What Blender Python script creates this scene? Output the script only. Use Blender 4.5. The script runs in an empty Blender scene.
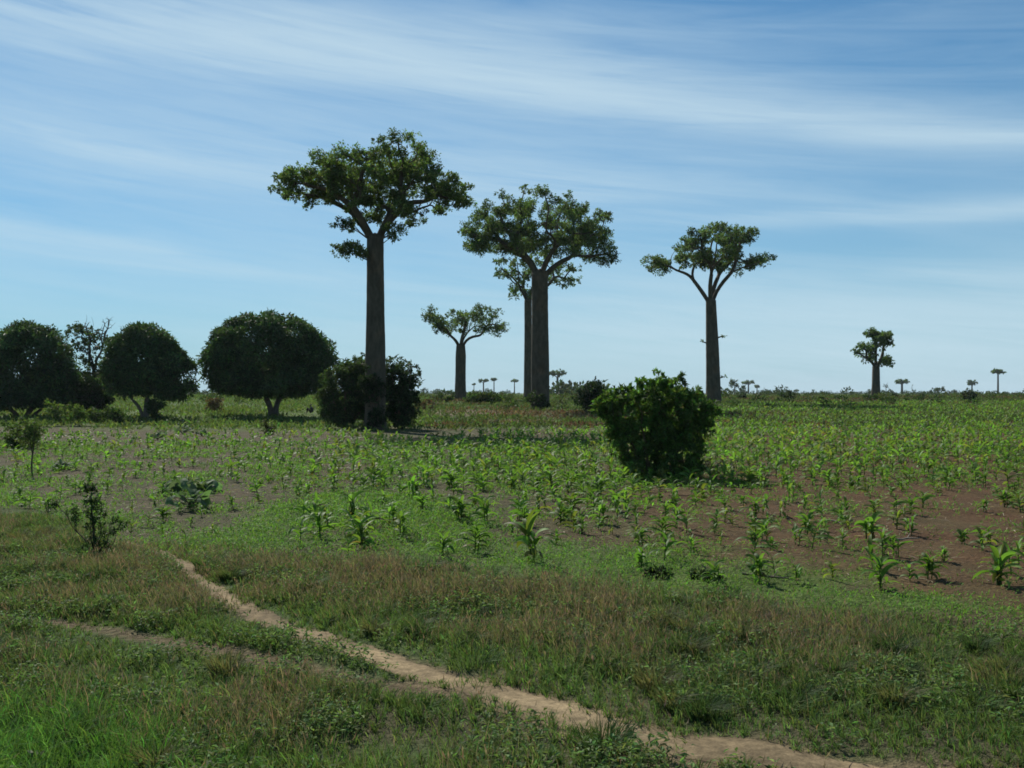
import bpy, math, random
import numpy as np
from mathutils import Vector

R = math.radians
sc = bpy.context.scene
COL = sc.collection
PI = math.pi

# ------------------------------------------------------------------ camera, sky, sun, exposure
EYE = 3.0          # metres: the road runs on a low bank
FPX = 996.0        # focal length in pixels of a 1024 px wide frame
HOR = 393.0        # row of the eye level
cam_d = bpy.data.cameras.new('camera')
cam_d.sensor_width = 36.0
cam_d.lens = 36.0 * FPX / 1024.0
cam_d.shift_y = (HOR - 384.0) / 1024.0
cam_d.clip_start = 0.1
cam_d.clip_end = 20000.0
cam = bpy.data.objects.new('camera', cam_d)
COL.objects.link(cam)
cam.location = (0, 0, EYE)
cam.rotation_euler = (R(90), 0, 0)
sc.camera = cam

SUN_AZ = R(-27.0)  # from +Y towards +X
SUN_EL = R(41.0)
to_sun = Vector((math.sin(SUN_AZ) * math.cos(SUN_EL), math.cos(SUN_AZ) * math.cos(SUN_EL), math.sin(SUN_EL)))
sun_d = bpy.data.lights.new('sun', 'SUN')
sun_d.energy = 5.0
sun_d.angle = R(0.53)
sun_d.color = (1.0, 0.95, 0.86)
sun = bpy.data.objects.new('sun', sun_d)
COL.objects.link(sun)
sun.rotation_euler = to_sun.to_track_quat('Z', 'Y').to_euler()
sun.location = (-40, 60, 90)

SKY_STRENGTH = 0.077
world = bpy.data.worlds.new('World')
sc.world = world
world.use_nodes = True


def build_world():
    nt = world.node_tree
    N, L = nt.nodes, nt.links
    N.clear()
    out = N.new('ShaderNodeOutputWorld')
    bg = N.new('ShaderNodeBackground')
    bg.inputs['Strength'].default_value = SKY_STRENGTH
    L.new(bg.outputs[0], out.inputs['Surface'])
    sky = N.new('ShaderNodeTexSky')
    sky.sky_type = 'NISHITA'
    sky.sun_disc = False
    sky.sun_elevation = SUN_EL
    sky.sun_rotation = SUN_AZ
    sky.altitude = 0
    sky.air_density = 0.9
    sky.dust_density = 0.0
    sky.ozone_density = 4.0

    def val(v):
        n = N.new('ShaderNodeValue'); n.outputs[0].default_value = v; return n.outputs[0]

    def m(op, a, b=None, c=None, clamp=False):
        n = N.new('ShaderNodeMath'); n.operation = op; n.use_clamp = clamp
        for i, s in enumerate((a, b, c)):
            if s is None:
                continue
            if isinstance(s, (int, float)):
                n.inputs[i].default_value = s
            else:
                L.new(s, n.inputs[i])
        return n.outputs[0]
    tc = N.new('ShaderNodeTexCoord')
    sep = N.new('ShaderNodeSeparateXYZ')
    L.new(tc.outputs['Generated'], sep.inputs[0])
    az = m('ARCTAN2', sep.outputs[0], sep.outputs[1])
    el = m('ARCSINE', sep.outputs[2])

    def noise(su, sv, slope, scale, detail, rough, dist=0.0, w=0.0):
        # streaks: stretched along the azimuth, sheared by the slope of the wind
        vv = m('MULTIPLY_ADD', az, slope, el)
        cx = N.new('ShaderNodeCombineXYZ')
        L.new(m('MULTIPLY', az, su), cx.inputs[0]); L.new(m('MULTIPLY', vv, sv), cx.inputs[1])
        cx.inputs[2].default_value = w
        n = N.new('ShaderNodeTexNoise')
        n.inputs['Scale'].default_value = scale
        n.inputs['Detail'].default_value = detail
        n.inputs['Roughness'].default_value = rough
        n.inputs['Distortion'].default_value = dist
        L.new(cx.outputs[0], n.inputs['Vector'])
        return n.outputs[0]
    broad = noise(1.0, 4.5, 0.10, 2.2, 3, 0.5, 0.3, 3.1)
    streak = noise(1.2, 16.0, 0.10, 3.0, 6, 0.62, 0.6, 7.7)
    fine = noise(2.2, 46.0, 0.13, 3.0, 5, 0.65, 0.9, 1.3)

    def band(v0, slope, w, u0, uw, amp):
        # one long cirrus band: elevation v0 at azimuth 0, width w, reach uw round u0
        d = m('DIVIDE', m('SUBTRACT', el, m('MULTIPLY_ADD', az, slope, v0)), w)
        g = m('EXPONENT', m('MULTIPLY', m('MULTIPLY', d, d), -1.0))
        t = m('DIVIDE', m('SUBTRACT', az, u0), uw)
        h = m('EXPONENT', m('MULTIPLY', m('MULTIPLY', t, t), -1.0))
        return m('MULTIPLY', m('MULTIPLY', g, h), amp)
    bands = None
    for b in CIRRUS:
        o = band(*b)
        bands = o if bands is None else m('ADD', bands, o)
    tex = m('ADD', m('MULTIPLY', streak, 0.66), m('MULTIPLY', fine, 0.44))          # ~0.55 mean
    texc = m('MULTIPLY', m('SUBTRACT', tex, 0.20), 2.6, clamp=False)
    texc = m('MAXIMUM', texc, 0.0)
    veil = m('MULTIPLY', m('SUBTRACT', m('ADD', m('MULTIPLY', broad, 0.7), m('MULTIPLY', streak, 0.4)), 0.44), 0.95)
    veil = m('MAXIMUM', veil, 0.0)
    # the veil thins towards the upper right
    fac = m('ADD', m('MULTIPLY', bands, texc), veil)
    fac = m('MULTIPLY', m('SUBTRACT', 1.0, m('EXPONENT', m('MULTIPLY', m('MAXIMUM', fac, 0.0), -1.5))), 0.9)
    tint = N.new('ShaderNodeMix'); tint.data_type = 'RGBA'; tint.blend_type = 'MULTIPLY'
    tint.inputs[0].default_value = 1.0
    tint.inputs[7].default_value = SKY_TINT
    L.new(sky.outputs[0], tint.inputs[6])
    mix = N.new('ShaderNodeMix'); mix.data_type = 'RGBA'
    L.new(fac, mix.inputs[0])
    # thin haze, thickening towards the horizon
    low = m('MULTIPLY', m('EXPONENT', m('MULTIPLY', m('MAXIMUM', el, 0.0), -1.0 / 0.17)), 0.94)
    hz = N.new('ShaderNodeMix'); hz.data_type = 'RGBA'
    L.new(low, hz.inputs[0]); L.new(tint.outputs[2], hz.inputs[6])
    hz.inputs[7].default_value = tuple(c / SKY_STRENGTH for c in HAZE) + (1,)
    L.new(hz.outputs[2], mix.inputs[6])
    mix.inputs[7].default_value = tuple(c / SKY_STRENGTH for c in CLOUD) + (1,)
    L.new(mix.outputs[2], bg.inputs['Color'])


CLOUD = (0.49, 0.635, 0.72)
HAZE = (0.340, 0.485, 0.570)
SKY_TINT = (0.40, 0.87, 1.0, 1)
# elevation at azimuth 0, slope, half width, centre azimuth, reach, strength   (radians)
CIRRUS = [
    (0.312, -0.035, 0.030, -0.34, 0.36, 0.72),
    (0.306, -0.140, 0.026, 0.02, 0.34, 0.70),
    (0.293, -0.140, 0.011, 0.40, 0.26, 0.55),
    (0.215, -0.030, 0.055, -0.25, 0.42, 0.34),
    (0.205, -0.050, 0.030, 0.02, 0.26, 0.26),
    (0.172, -0.020, 0.008, 0.40, 0.28, 0.45),
    (0.088, -0.120, 0.014, -0.42, 0.24, 0.50),
    (0.070, -0.020, 0.045, 0.28, 0.40, 0.40),
    (0.185, -0.100, 0.012, -0.40, 0.20, 0.25),
    (0.350, -0.020, 0.020, -0.05, 0.30, 0.20),
    (0.045, -0.010, 0.050, 0.40, 0.40, 0.45),
    (0.120, -0.030, 0.010, 0.30, 0.30, 0.22),
]
build_world()

sc.view_settings.view_transform = 'Standard'
sc.view_settings.look = 'None'
sc.view_settings.gamma = 1.0
sc.view_settings.exposure = 0.22
try:
    sc.view_settings.use_curve_mapping = False
except Exception:
    pass
sc.render.engine = 'CYCLES'
cy = sc.cycles
cy.use_denoising = True
cy.max_bounces = 6
cy.diffuse_bounces = 3
cy.glossy_bounces = 2
cy.transmission_bounces = 3
cy.volume_bounces = 0
cy.filter_width = 1.7

# ------------------------------------------------------------------ helpers
rng = np.random.default_rng(7)


def hash2(ix, iy, seed):
    h = (ix.astype(np.int64) * 374761393 + iy.astype(np.int64) * 668265263 + seed * 974634777) & 0x7fffffff
    h = ((h ^ (h >> 13)) * 1274126177) & 0x7fffffff
    h = h ^ (h >> 16)
    return (h & 0xffff) / 65535.0


def vnoise(x, y, s, seed=0):
    x = np.asarray(x, float) / s; y = np.asarray(y, float) / s
    ix = np.floor(x); iy = np.floor(y)
    fx = x - ix; fy = y - iy
    fx = fx * fx * (3 - 2 * fx); fy = fy * fy * (3 - 2 * fy)
    a = hash2(ix, iy, seed); b = hash2(ix + 1, iy, seed); c = hash2(ix, iy + 1, seed); d = hash2(ix + 1, iy + 1, seed)
    return (a * (1 - fx) + b * fx) * (1 - fy) + (c * (1 - fx) + d * fx) * fy


def sstep(a, b, x):
    t = np.clip((x - a) / (b - a), 0, 1)
    return t * t * (3 - 2 * t)


Y_PTS = [0, 76, 90, 105, 115, 130, 150, 170, 200, 300, 1000, 6000]
Z_PTS = [0, 0, .08, .36, .68, .88, 1.35, 1.68, 2.0, 2.12, 2.2, 2.2]


def ground_z(x, y):
    x = np.asarray(x, float); y = np.asarray(y, float)
    z = np.interp(y, Y_PTS, Z_PTS)
    near = 1 - sstep(60, 120, np.abs(y))
    z = z + (vnoise(x, y, 9.0, 1) - .5) * .10 * sstep(10, 40, y) * (1 - sstep(200, 500, y))
    z = z + (vnoise(x, y, 1.7, 2) - .5) * .07 * near
    z = z + (vnoise(x, y, .55, 3) - .5) * .05 * near
    return z


def gz(x, y):
    return float(ground_z(np.array([x]), np.array([y]))[0])


def to_px(x, y):
    """where a point of the near, level ground lies, in rows and columns of the survey picture"""
    yy = np.maximum(y, 0.5)
    return 512 + FPX * x / yy, HOR + FPX * (EYE - np.interp(y, Y_PTS, Z_PTS)) / yy


def hit(px, py):
    """the point of the ground seen at a pixel"""
    u = (px - 512) / FPX; v = (py - HOR) / FPX
    D = np.concatenate([np.arange(4, 300, .1), np.arange(300, 3000, 2)])
    f = (EYE - v * D) - np.interp(D, Y_PTS, Z_PTS)
    k = np.argmax(f < 0)
    d = D[k] if f[k] < 0 else 900.0
    return u * d, d


def mesh(name, V, Q=None, T=None, col=None, mat=None, parent=None, smooth=False, loc=None):
    me = bpy.data.meshes.new(name)
    V = np.asarray(V, np.float32)
    loops = []; starts = []; n = 0
    if Q is not None and len(Q):
        Q = np.asarray(Q, np.int32); loops.append(Q.ravel()); starts.append(np.arange(len(Q)) * 4); n = Q.size
    if T is not None and len(T):
        T = np.asarray(T, np.int32); loops.append(T.ravel()); starts.append(n + np.arange(len(T)) * 3)
    loops = np.concatenate(loops).astype(np.int32); starts = np.concatenate(starts).astype(np.int32)
    me.vertices.add(len(V)); me.vertices.foreach_set('co', V.ravel())
    me.loops.add(len(loops)); me.loops.foreach_set('vertex_index', loops)
    me.polygons.add(len(starts)); me.polygons.foreach_set('loop_start', starts)
    if col is not None:
        c = np.ones((len(V), 4), np.float32); c[:, :3] = col
        at = me.attributes.new('col', 'FLOAT_COLOR', 'POINT'); at.data.foreach_set('color', c.ravel())
    me.update(calc_edges=True)
    me.polygons.foreach_set('use_smooth', np.full(len(starts), smooth))
    if mat:
        me.materials.append(mat)
    o = bpy.data.objects.new(name, me)
    COL.objects.link(o)
    if parent:
        o.parent = parent
    if loc is not None:
        o.location = loc
    return o


def tag(o, label=None, cat=None, group=None, kind=None):
    if label: o['label'] = label
    if cat: o['category'] = cat
    if group: o['group'] = group
    if kind: o['kind'] = kind
    return o


def thing(name, loc, label, cat, group=None):
    o = bpy.data.objects.new(name, None)
    o.empty_display_size = .3
    COL.objects.link(o)
    o.location = loc
    return tag(o, label, cat, group)


class Geo:
    def __init__(s):
        s.V = []; s.Q = []; s.T = []; s.C = []; s.n = 0

    def add(s, V, Q=None, T=None, C=None):
        V = np.asarray(V, float).reshape(-1, 3)
        s.V.append(V)
        if Q is not None and len(Q): s.Q.append(np.asarray(Q, np.int64) + s.n)
        if T is not None and len(T): s.T.append(np.asarray(T, np.int64) + s.n)
        if C is None: C = (1, 1, 1)
        s.C.append(np.broadcast_to(np.asarray(C, float), V.shape))
        s.n += len(V)

    def obj(s, name, mat, parent=None, smooth=False, loc=None):
        return mesh(name, np.concatenate(s.V), np.concatenate(s.Q) if s.Q else None, np.concatenate(s.T) if s.T else None,
                    np.concatenate(s.C), mat, parent, smooth, loc)

    def tube(s, P, rad, n=6, C=None, cap=True, lump=0.0, g=None):
        P = np.asarray(P, float); rad = np.asarray(rad, float)
        k = len(P)
        t = np.gradient(P, axis=0); t /= np.linalg.norm(t, axis=1)[:, None] + 1e-9
        ref = np.array([0.3, 0.9, 0.1]) if abs(t[0][2]) > .7 else np.array([0, 0, 1.0])
        a = np.cross(t, ref); a /= np.linalg.norm(a, axis=1)[:, None] + 1e-9
        b = np.cross(t, a)
        th = np.arange(n) * 2 * PI / n
        rr = rad[:, None] * np.ones((1, n))
        if lump and g is not None:
            rr = rr * (1 + g.normal(0, lump, (k, n)))
        V = P[:, None, :] + rr[..., None] * (np.cos(th)[None, :, None] * a[:, None, :] + np.sin(th)[None, :, None] * b[:, None, :])
        V = V.reshape(-1, 3)
        i = np.arange(k - 1)[:, None]; j = np.arange(n)[None, :]; j2 = (j + 1) % n
        Q = np.stack([i * n + j, i * n + j2, (i + 1) * n + j2, (i + 1) * n + j], -1).reshape(-1, 4)
        T = []
        if cap:
            V = np.vstack([V, P[-1] + t[-1] * rad[-1] * .6])
            e = len(V) - 1
            T = [((k - 1) * n + q, (k - 1) * n + (q + 1) % n, e) for q in range(n)]
        s.add(V, Q, T, C)

    def leaves(s, P, d, nrm, L, W, C, bend=0.15):
        """one leaf per row: a four-cornered blade along d, its face roughly towards nrm"""
        P = np.asarray(P, float); n = len(P)
        d = d / (np.linalg.norm(d, axis=1)[:, None] + 1e-9)
        w = np.cross(d, nrm); w /= np.linalg.norm(w, axis=1)[:, None] + 1e-9
        nn = np.cross(w, d)
        L = np.broadcast_to(np.asarray(L, float), (n,))[:, None]; W = np.broadcast_to(np.asarray(W, float), (n,))[:, None]
        a = P; m_ = P + d * L * .45 + nn * L * bend
        V = np.stack([a, m_ + w * W * .5, P + d * L, m_ - w * W * .5], 1).reshape(-1, 3)
        Q = np.arange(n * 4).reshape(n, 4)
        s.add(V, Q, None, np.repeat(np.broadcast_to(np.asarray(C, float), (n, 3)), 4, 0))


def unit(g, n):
    v = g.normal(size=(n, 3))
    return v / np.linalg.norm(v, axis=1)[:, None]


def vary(g, n, base, amt=.25, hue=.12):
    c = np.array(base)[None, :] * np.exp(g.normal(0, amt, (n, 1)))
    return np.clip(c * np.exp(g.normal(0, hue, (n, 3))), 0, .8)


# ------------------------------------------------------------------ materials
def nodes(name):
    m = bpy.data.materials.new(name); m.use_nodes = True
    nt = m.node_tree; nt.nodes.clear()
    return m, nt.nodes, nt.links


def leaf_mat(name, rough=.5, trans=.35, spec=.4, tint=(1.25, 1.35, .6)):
    m, N, L = nodes(name)
    out = N.new('ShaderNodeOutputMaterial')
    at = N.new('ShaderNodeAttribute'); at.attribute_name = 'col'
    p = N.new('ShaderNodeBsdfPrincipled')
    p.inputs['Roughness'].default_value = rough
    p.inputs['Specular IOR Level'].default_value = spec
    tr = N.new('ShaderNodeBsdfTranslucent')
    mu = N.new('ShaderNodeMix'); mu.data_type = 'RGBA'; mu.blend_type = 'MULTIPLY'; mu.inputs[0].default_value = 1
    mu.inputs[7].default_value = tint + (1,)
    L.new(at.outputs['Color'], mu.inputs[6])
    L.new(at.outputs['Color'], p.inputs['Base Color']); L.new(mu.outputs[2], tr.inputs['Color'])
    mx = N.new('ShaderNodeMixShader'); mx.inputs[0].default_value = trans
    L.new(p.outputs[0], mx.inputs[1]); L.new(tr.outputs[0], mx.inputs[2])
    L.new(mx.outputs[0], out.inputs['Surface'])
    return m


def bark_mat(name, dark, light, scale=(3, 3, .8), bump=.3):
    m, N, L = nodes(name)
    out = N.new('ShaderNodeOutputMaterial')
    p = N.new('ShaderNodeBsdfPrincipled'); p.inputs['Roughness'].default_value = .85
    p.inputs['Specular IOR Level'].default_value = .2
    tc = N.new('ShaderNodeTexCoord'); mp = N.new('ShaderNodeMapping'); mp.inputs['Scale'].default_value = scale
    n1 = N.new('ShaderNodeTexNoise'); n1.inputs['Scale'].default_value = 1.0; n1.inputs['Detail'].default_value = 8
    n1.inputs['Roughness'].default_value = .65
    L.new(tc.outputs['Object'], mp.inputs[0]); L.new(mp.outputs[0], n1.inputs['Vector'])
    cr = N.new('ShaderNodeValToRGB')
    cr.color_ramp.elements[0].position = .3; cr.color_ramp.elements[0].color = dark + (1,)
    cr.color_ramp.elements[1].position = .7; cr.color_ramp.elements[1].color = light + (1,)
    L.new(n1.outputs[0], cr.inputs[0])
    n2 = N.new('ShaderNodeTexNoise'); n2.inputs['Scale'].default_value = .55; n2.inputs['Detail'].default_value = 5
    n2.inputs['Distortion'].default_value = .6
    L.new(tc.outputs['Object'], n2.inputs['Vector'])
    c2 = N.new('ShaderNodeValToRGB')
    for e, (q, k_) in zip((c2.color_ramp.elements[0], c2.color_ramp.elements[1], c2.color_ramp.elements.new(.5)), ((.30, (1.15, .98, .85, 1)), (.68, (1.3, 1.35, 1.3, 1)), (.5, (.82, .83, .82, 1)))):
        e.position = q; e.color = k_
    L.new(n2.outputs[0], c2.inputs[0])
    mu = N.new('ShaderNodeMix'); mu.data_type = 'RGBA'; mu.blend_type = 'MULTIPLY'; mu.inputs[0].default_value = 1.0
    L.new(cr.outputs[0], mu.inputs[6]); L.new(c2.outputs[0], mu.inputs[7])
    L.new(mu.outputs[2], p.inputs['Base Color'])
    bp = N.new('ShaderNodeBump'); bp.inputs['Strength'].default_value = bump; bp.inputs['Distance'].default_value = .15
    L.new(n1.outputs[0], bp.inputs['Height']); L.new(bp.outputs[0], p.inputs['Normal'])
    L.new(p.outputs[0], out.inputs['Surface'])
    return m


def earth_mat(name, path=False):
    """the vertex attribute 'col' carries the soil or sward colour of each spot; clods and crumbs come from noise"""
    m, N, L = nodes(name)
    out = N.new('ShaderNodeOutputMaterial')
    p = N.new('ShaderNodeBsdfPrincipled'); p.inputs['Roughness'].default_value = .95
    p.inputs['Specular IOR Level'].default_value = .1
    at = N.new('ShaderNodeAttribute'); at.attribute_name = 'col'
    tc = N.new('ShaderNodeTexCoord')

    def noise(scale, det, r):
        n = N.new('ShaderNodeTexNoise'); n.inputs['Scale'].default_value = scale; n.inputs['Detail'].default_value = det
        n.inputs['Roughness'].default_value = r
        L.new(tc.outputs['Object'], n.inputs['Vector']); return n.outputs[0]

    def ramp(a, lo, hi, c0, c1):
        c = N.new('ShaderNodeValToRGB'); c.color_ramp.elements[0].position = lo; c.color_ramp.elements[1].position = hi
        c.color_ramp.elements[0].color = (c0, c0, c0, 1); c.color_ramp.elements[1].color = (c1, c1, c1, 1)
        L.new(a, c.inputs[0]); return c.outputs[0]

    def mul(a, b):
        n = N.new('ShaderNodeMix'); n.data_type = 'RGBA'; n.blend_type = 'MULTIPLY'; n.inputs[0].default_value = 1
        L.new(a, n.inputs[6]); L.new(b, n.inputs[7]); return n.outputs[2]
    a = noise(.9, 6, .6); b = noise(11.0, 5, .6); d = noise(45, 3, .6)
    c = mul(at.outputs['Color'], ramp(a, .3, .7, .78, 1.22))
    c = mul(c, ramp(b, .3, .7, .6, 1.35))
    c = mul(c, ramp(d, .3, .7, .8, 1.2))
    L.new(c, p.inputs['Base Color'])
    ad = N.new('ShaderNodeMath'); ad.operation = 'MULTIPLY_ADD'; ad.inputs[1].default_value = .35
    L.new(d, ad.inputs[0]); L.new(b, ad.inputs[2])
    bp = N.new('ShaderNodeBump'); bp.inputs['Strength'].default_value = .5 if path else .9
    bp.inputs['Distance'].default_value = .03 if path else .12
    L.new(ad.outputs[0], bp.inputs['Height']); L.new(bp.outputs[0], p.inputs['Normal'])
    L.new(p.outputs[0], out.inputs['Surface'])
    return m


def plain_mat(name, c, rough=.8, var=.25, scale=8):
    m, N, L = nodes(name)
    out = N.new('ShaderNodeOutputMaterial')
    p = N.new('ShaderNodeBsdfPrincipled'); p.inputs['Roughness'].default_value = rough
    tc = N.new('ShaderNodeTexCoord')
    n = N.new('ShaderNodeTexNoise'); n.inputs['Scale'].default_value = scale; n.inputs['Detail'].default_value = 4
    L.new(tc.outputs['Object'], n.inputs['Vector'])
    cr = N.new('ShaderNodeValToRGB')
    cr.color_ramp.elements[0].color = tuple(v * (1 - var) for v in c) + (1,)
    cr.color_ramp.elements[1].color = tuple(min(1, v * (1 + var)) for v in c) + (1,)
    L.new(n.outputs[0], cr.inputs[0]); L.new(cr.outputs[0], p.inputs['Base Color'])
    L.new(p.outputs[0], out.inputs['Surface'])
    return m


M_BAOBAB_BARK = bark_mat('baobab_bark', (.058, .049, .034), (.135, .114, .080), (2.2, 2.2, .9), .7)
M_BARK = bark_mat('tree_bark', (.07, .06, .05), (.17, .145, .12), (5, 5, 1.5), .4)
M_STEM = bark_mat('shrub_stem', (.07, .055, .035), (.16, .13, .09), (8, 8, 3), .2)
M_BAOBAB_LEAF = leaf_mat('baobab_leaf', .6, .45, .25)
M_MANGO_LEAF = leaf_mat('mango_leaf', .6, .30, .28)
M_SHRUB_LEAF = leaf_mat('shrub_leaf', .62, .40, .2)
M_GRASS = leaf_mat('grass_blade', .65, .42, .15, (1.15, 1.2, .75))
M_MAIZE = leaf_mat('maize_leaf', .58, .48, .2, (1.2, 1.4, .55))
M_EARTH = earth_mat('earth')
M_PATH = earth_mat('trodden_earth', True)

# ------------------------------------------------------------------ the lie of the land
VERGE = ([-900, 0, 60, 130, 270, 450, 560, 700, 860, 1024, 1400], [500, 512, 522, 545, 556, 572, 592, 606, 622, 640, 660])
WEED = ([-900, 0, 120, 230, 280, 330, 480, 560, 660, 760, 860, 960, 1024, 1400], [490, 500, 528, 522, 500, 492, 520, 548, 552, 560, 572, 600, 615, 640])
PATH_PX = [(118, 541), (140, 547), (165, 553), (185, 563), (196, 578), (218, 596), (245, 612), (275, 627), (300, 636), (350, 652), (400, 667),
           (450, 685), (500, 702), (550, 716), (600, 729), (650, 741), (720, 754), (800, 767), (900, 783), (1050, 808)]
PATH_W = [.20, .24, .28, .33, .33, .33, .34, .36, .36, .38, .40, .42, .46, .50, .55, .60, .64, .66, .68, .70]
TRACK_PX = [(-60, 610), (0, 617), (50, 622), (100, 630), (160, 641), (210, 652), (260, 662), (310, 672), (350, 681), (390, 690), (440, 697), (500, 706)]
TRACK_W = [.30, .30, .30, .32, .34, .36, .38, .42, .44, .40, .28, .2]


def polyline(px, w):
    P = np.array([hit(*p) for p in px]); w = np.array(w)
    t = np.concatenate([[0], np.cumsum(np.linalg.norm(np.diff(P, axis=0), axis=1))])
    s = np.arange(0, t[-1], .08)
    X = np.interp(s, t, P[:, 0]); Y = np.interp(s, t, P[:, 1])
    k = np.ones(9) / 9
    for _ in range(3):
        X = np.convolve(np.pad(X, 4, 'edge'), k, 'valid'); Y = np.convolve(np.pad(Y, 4, 'edge'), k, 'valid')
    return np.stack([X, Y], 1), np.interp(s, t, w)


PATH, PATHW = polyline(PATH_PX, PATH_W)
TRACK, TRACKW = polyline(TRACK_PX, TRACK_W)


def line_dist(x, y, LN, W):
    """distance from a path line in units of its half width"""
    x = np.asarray(x, float); y = np.asarray(y, float)
    d = np.full(x.shape, 99.0)
    sel = (y < 26) & (y > 2) & (np.abs(x) < 20)
    if sel.any():
        xs, ys = x[sel], y[sel]
        best = np.full(xs.shape, 99.0)
        for i in range(0, len(LN), 3):
            best = np.minimum(best, np.hypot(xs - LN[i, 0], ys - LN[i, 1]) / (W[i] * .5))
        d[sel] = best
    return d


def zones(x, y):
    px, py = to_px(x, y)
    wob = (vnoise(x, y, 1.3, 11) - .5) * 22 + (vnoise(x, y, .5, 12) - .5) * 12
    v = sstep(-10, 10, py + wob - np.interp(px, *VERGE))                         # 1 on the grass verge
    v = np.where(y < 3, 1.0, v)
    w = sstep(-12, 12, py + wob - np.interp(px, *WEED)) * (1 - v)               # weedy field edge
    far = sstep(76, 92, y + (vnoise(x, y, 8, 13) - .5) * 14)                     # scrub and fallow behind the crop
    return v, w, far, px, py


def build_ground():
    r = np.concatenate([[0.0], np.geomspace(.8, 5.5, 14), np.geomspace(6, 90, 330), np.geomspace(92, 3200, 90)])
    a = np.concatenate([np.linspace(-R(40), R(40), 420), np.linspace(R(41.5), R(318.5), 90)])
    na = len(a)
    rr, aa = np.meshgrid(r[1:], a, indexing='ij')
    x = rr * np.sin(aa); y = rr * np.cos(aa)
    x = np.concatenate([[0.0], x.ravel()]); y = np.concatenate([[0.0], y.ravel()])
    z = ground_z(x, y)
    v, w, far, px, py = zones(x, y)
    n1 = vnoise(x, y, 3.0, 21); n2 = vnoise(x, y, .9, 22); n3 = vnoise(x, y, 12, 23)
    pale = np.array([.092, .072, .042]); red = np.array([.110, .060, .030]); green = np.array([.070, .105, .032])
    thatch = np.array([.085, .080, .042]); dryt = np.array([.15, .115, .065]); meadow = np.array([.085, .125, .035])
    redness = sstep(420, 760, px + (n1 - .5) * 160)[:, None]
    soil = pale * (1 - redness) + red * redness
    g = np.clip((.28 + .7 * (n1 - .45) + .5 * (n2 - .5)) * np.where(px < 330, .6, np.where(px > 640, .55, 1)), 0, .85)[:, None]
    c = soil * (1 - g) + np.array([.075, .09, .035]) * g
    c = c * (1 - .75 * w[:, None]) + (np.array([.085, .150, .032]) * sstep(.3, .6, n1 * .5 + n2 * .5)[:, None] + np.array([.095, .085, .045]) * (1 - sstep(.3, .6, n1 * .5 + n2 * .5)[:, None])) * .75 * w[:, None]
    vt = sstep(.35, .7, n1 * .6 + n2 * .4)[:, None]
    vc = thatch * (1 - vt) + green * vt
    c = c * (1 - v[:, None]) + vc * v[:, None]
    fm = sstep(.3, .65, n3 * .6 + n1 * .4)[:, None]
    left = sstep(430, 330, px)[:, None]
    fc = (dryt * (1 - fm) + green * fm) * (1 - left) + meadow * left
    fc = np.where((y > 130)[:, None], green * 1.05, fc)
    c = c * (1 - far[:, None]) + fc * far[:, None]
    # worn strip of the side track
    td = line_dist(x, y, TRACK, TRACKW)
    tw = (sstep(1.9, .6, td + (n2 - .5) * 1.2) * .85)[:, None]
    c = c * (1 - tw) + np.array([.15, .108, .064]) * tw
    pd = line_dist(x, y, PATH, PATHW)
    tw = (sstep(2.2, .9, pd + (n2 - .5) * 1.0))[:, None]
    c = c * (1 - tw) + np.array([.18, .135, .078]) * tw
    nr = len(r) - 1
    i = np.arange(nr - 1)[:, None]; j = np.arange(na)[None, :]; j2 = (j + 1) % na
    Q = 1 + np.stack([i * na + j, (i + 1) * na + j, (i + 1) * na + j2, i * na + j2], -1).reshape(-1, 4)
    T = np.stack([np.zeros(na, int), 1 + np.arange(na), 1 + (np.arange(na) + 1) % na], 1)
    o = mesh('ground', np.stack([x, y, z], 1), Q[:, ::-1], T[:, ::-1], c, M_EARTH, None, True)
    tag(o, kind='structure')


build_ground()


def build_path():
    g = np.random.default_rng(3)
    n = len(PATH)
    t = np.gradient(PATH, axis=0); t /= np.linalg.norm(t, axis=1)[:, None]
    s = np.stack([t[:, 1], -t[:, 0]], 1)
    k = 9
    jl = np.convolve(g.normal(0, 1, n + 8), np.ones(9) / 4, 'valid') * .07
    jr = np.convolve(g.normal(0, 1, n + 8), np.ones(9) / 4, 'valid') * .07
    f = np.linspace(-1, 1, k)
    half = PATHW[:, None] * .5 * np.ones((1, k))
    half = half + np.where(f < 0, jl[:, None], jr[:, None])
    XY = PATH[:, None, :] + s[:, None, :] * (f[None, :, None] * half[..., None])
    x = XY[..., 0].ravel(); y = XY[..., 1].ravel()
    edge = np.abs(np.tile(f, n))
    z = ground_z(x, y) + .012 - .009 * edge ** 4
    nn = vnoise(x, y, .5, 31) * .6 + vnoise(x, y, 1.6, 32) * .7
    c = np.array([.20, .150, .085])[None, :] * (.6 + .6 * nn[:, None]) * (1 - .22 * edge[:, None] ** 3 * (.5 + nn[:, None]))
    i = np.arange(n - 1)[:, None]; j = np.arange(k - 1)[None, :]
    Q = np.stack([i * k + j, i * k + j + 1, (i + 1) * k + j + 1, (i + 1) * k + j], -1).reshape(-1, 4)
    o = mesh('dirt_path', np.stack([x, y, z], 1), Q, None, c, M_PATH, None, True)
    tag(o, kind='structure')


build_path()

# ------------------------------------------------------------------ trees
def bez(p0, p1, p2, n):
    t = np.linspace(0, 1, n)[:, None]
    return (1 - t) ** 2 * p0 + 2 * t * (1 - t) * p1 + t ** 2 * p2


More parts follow.
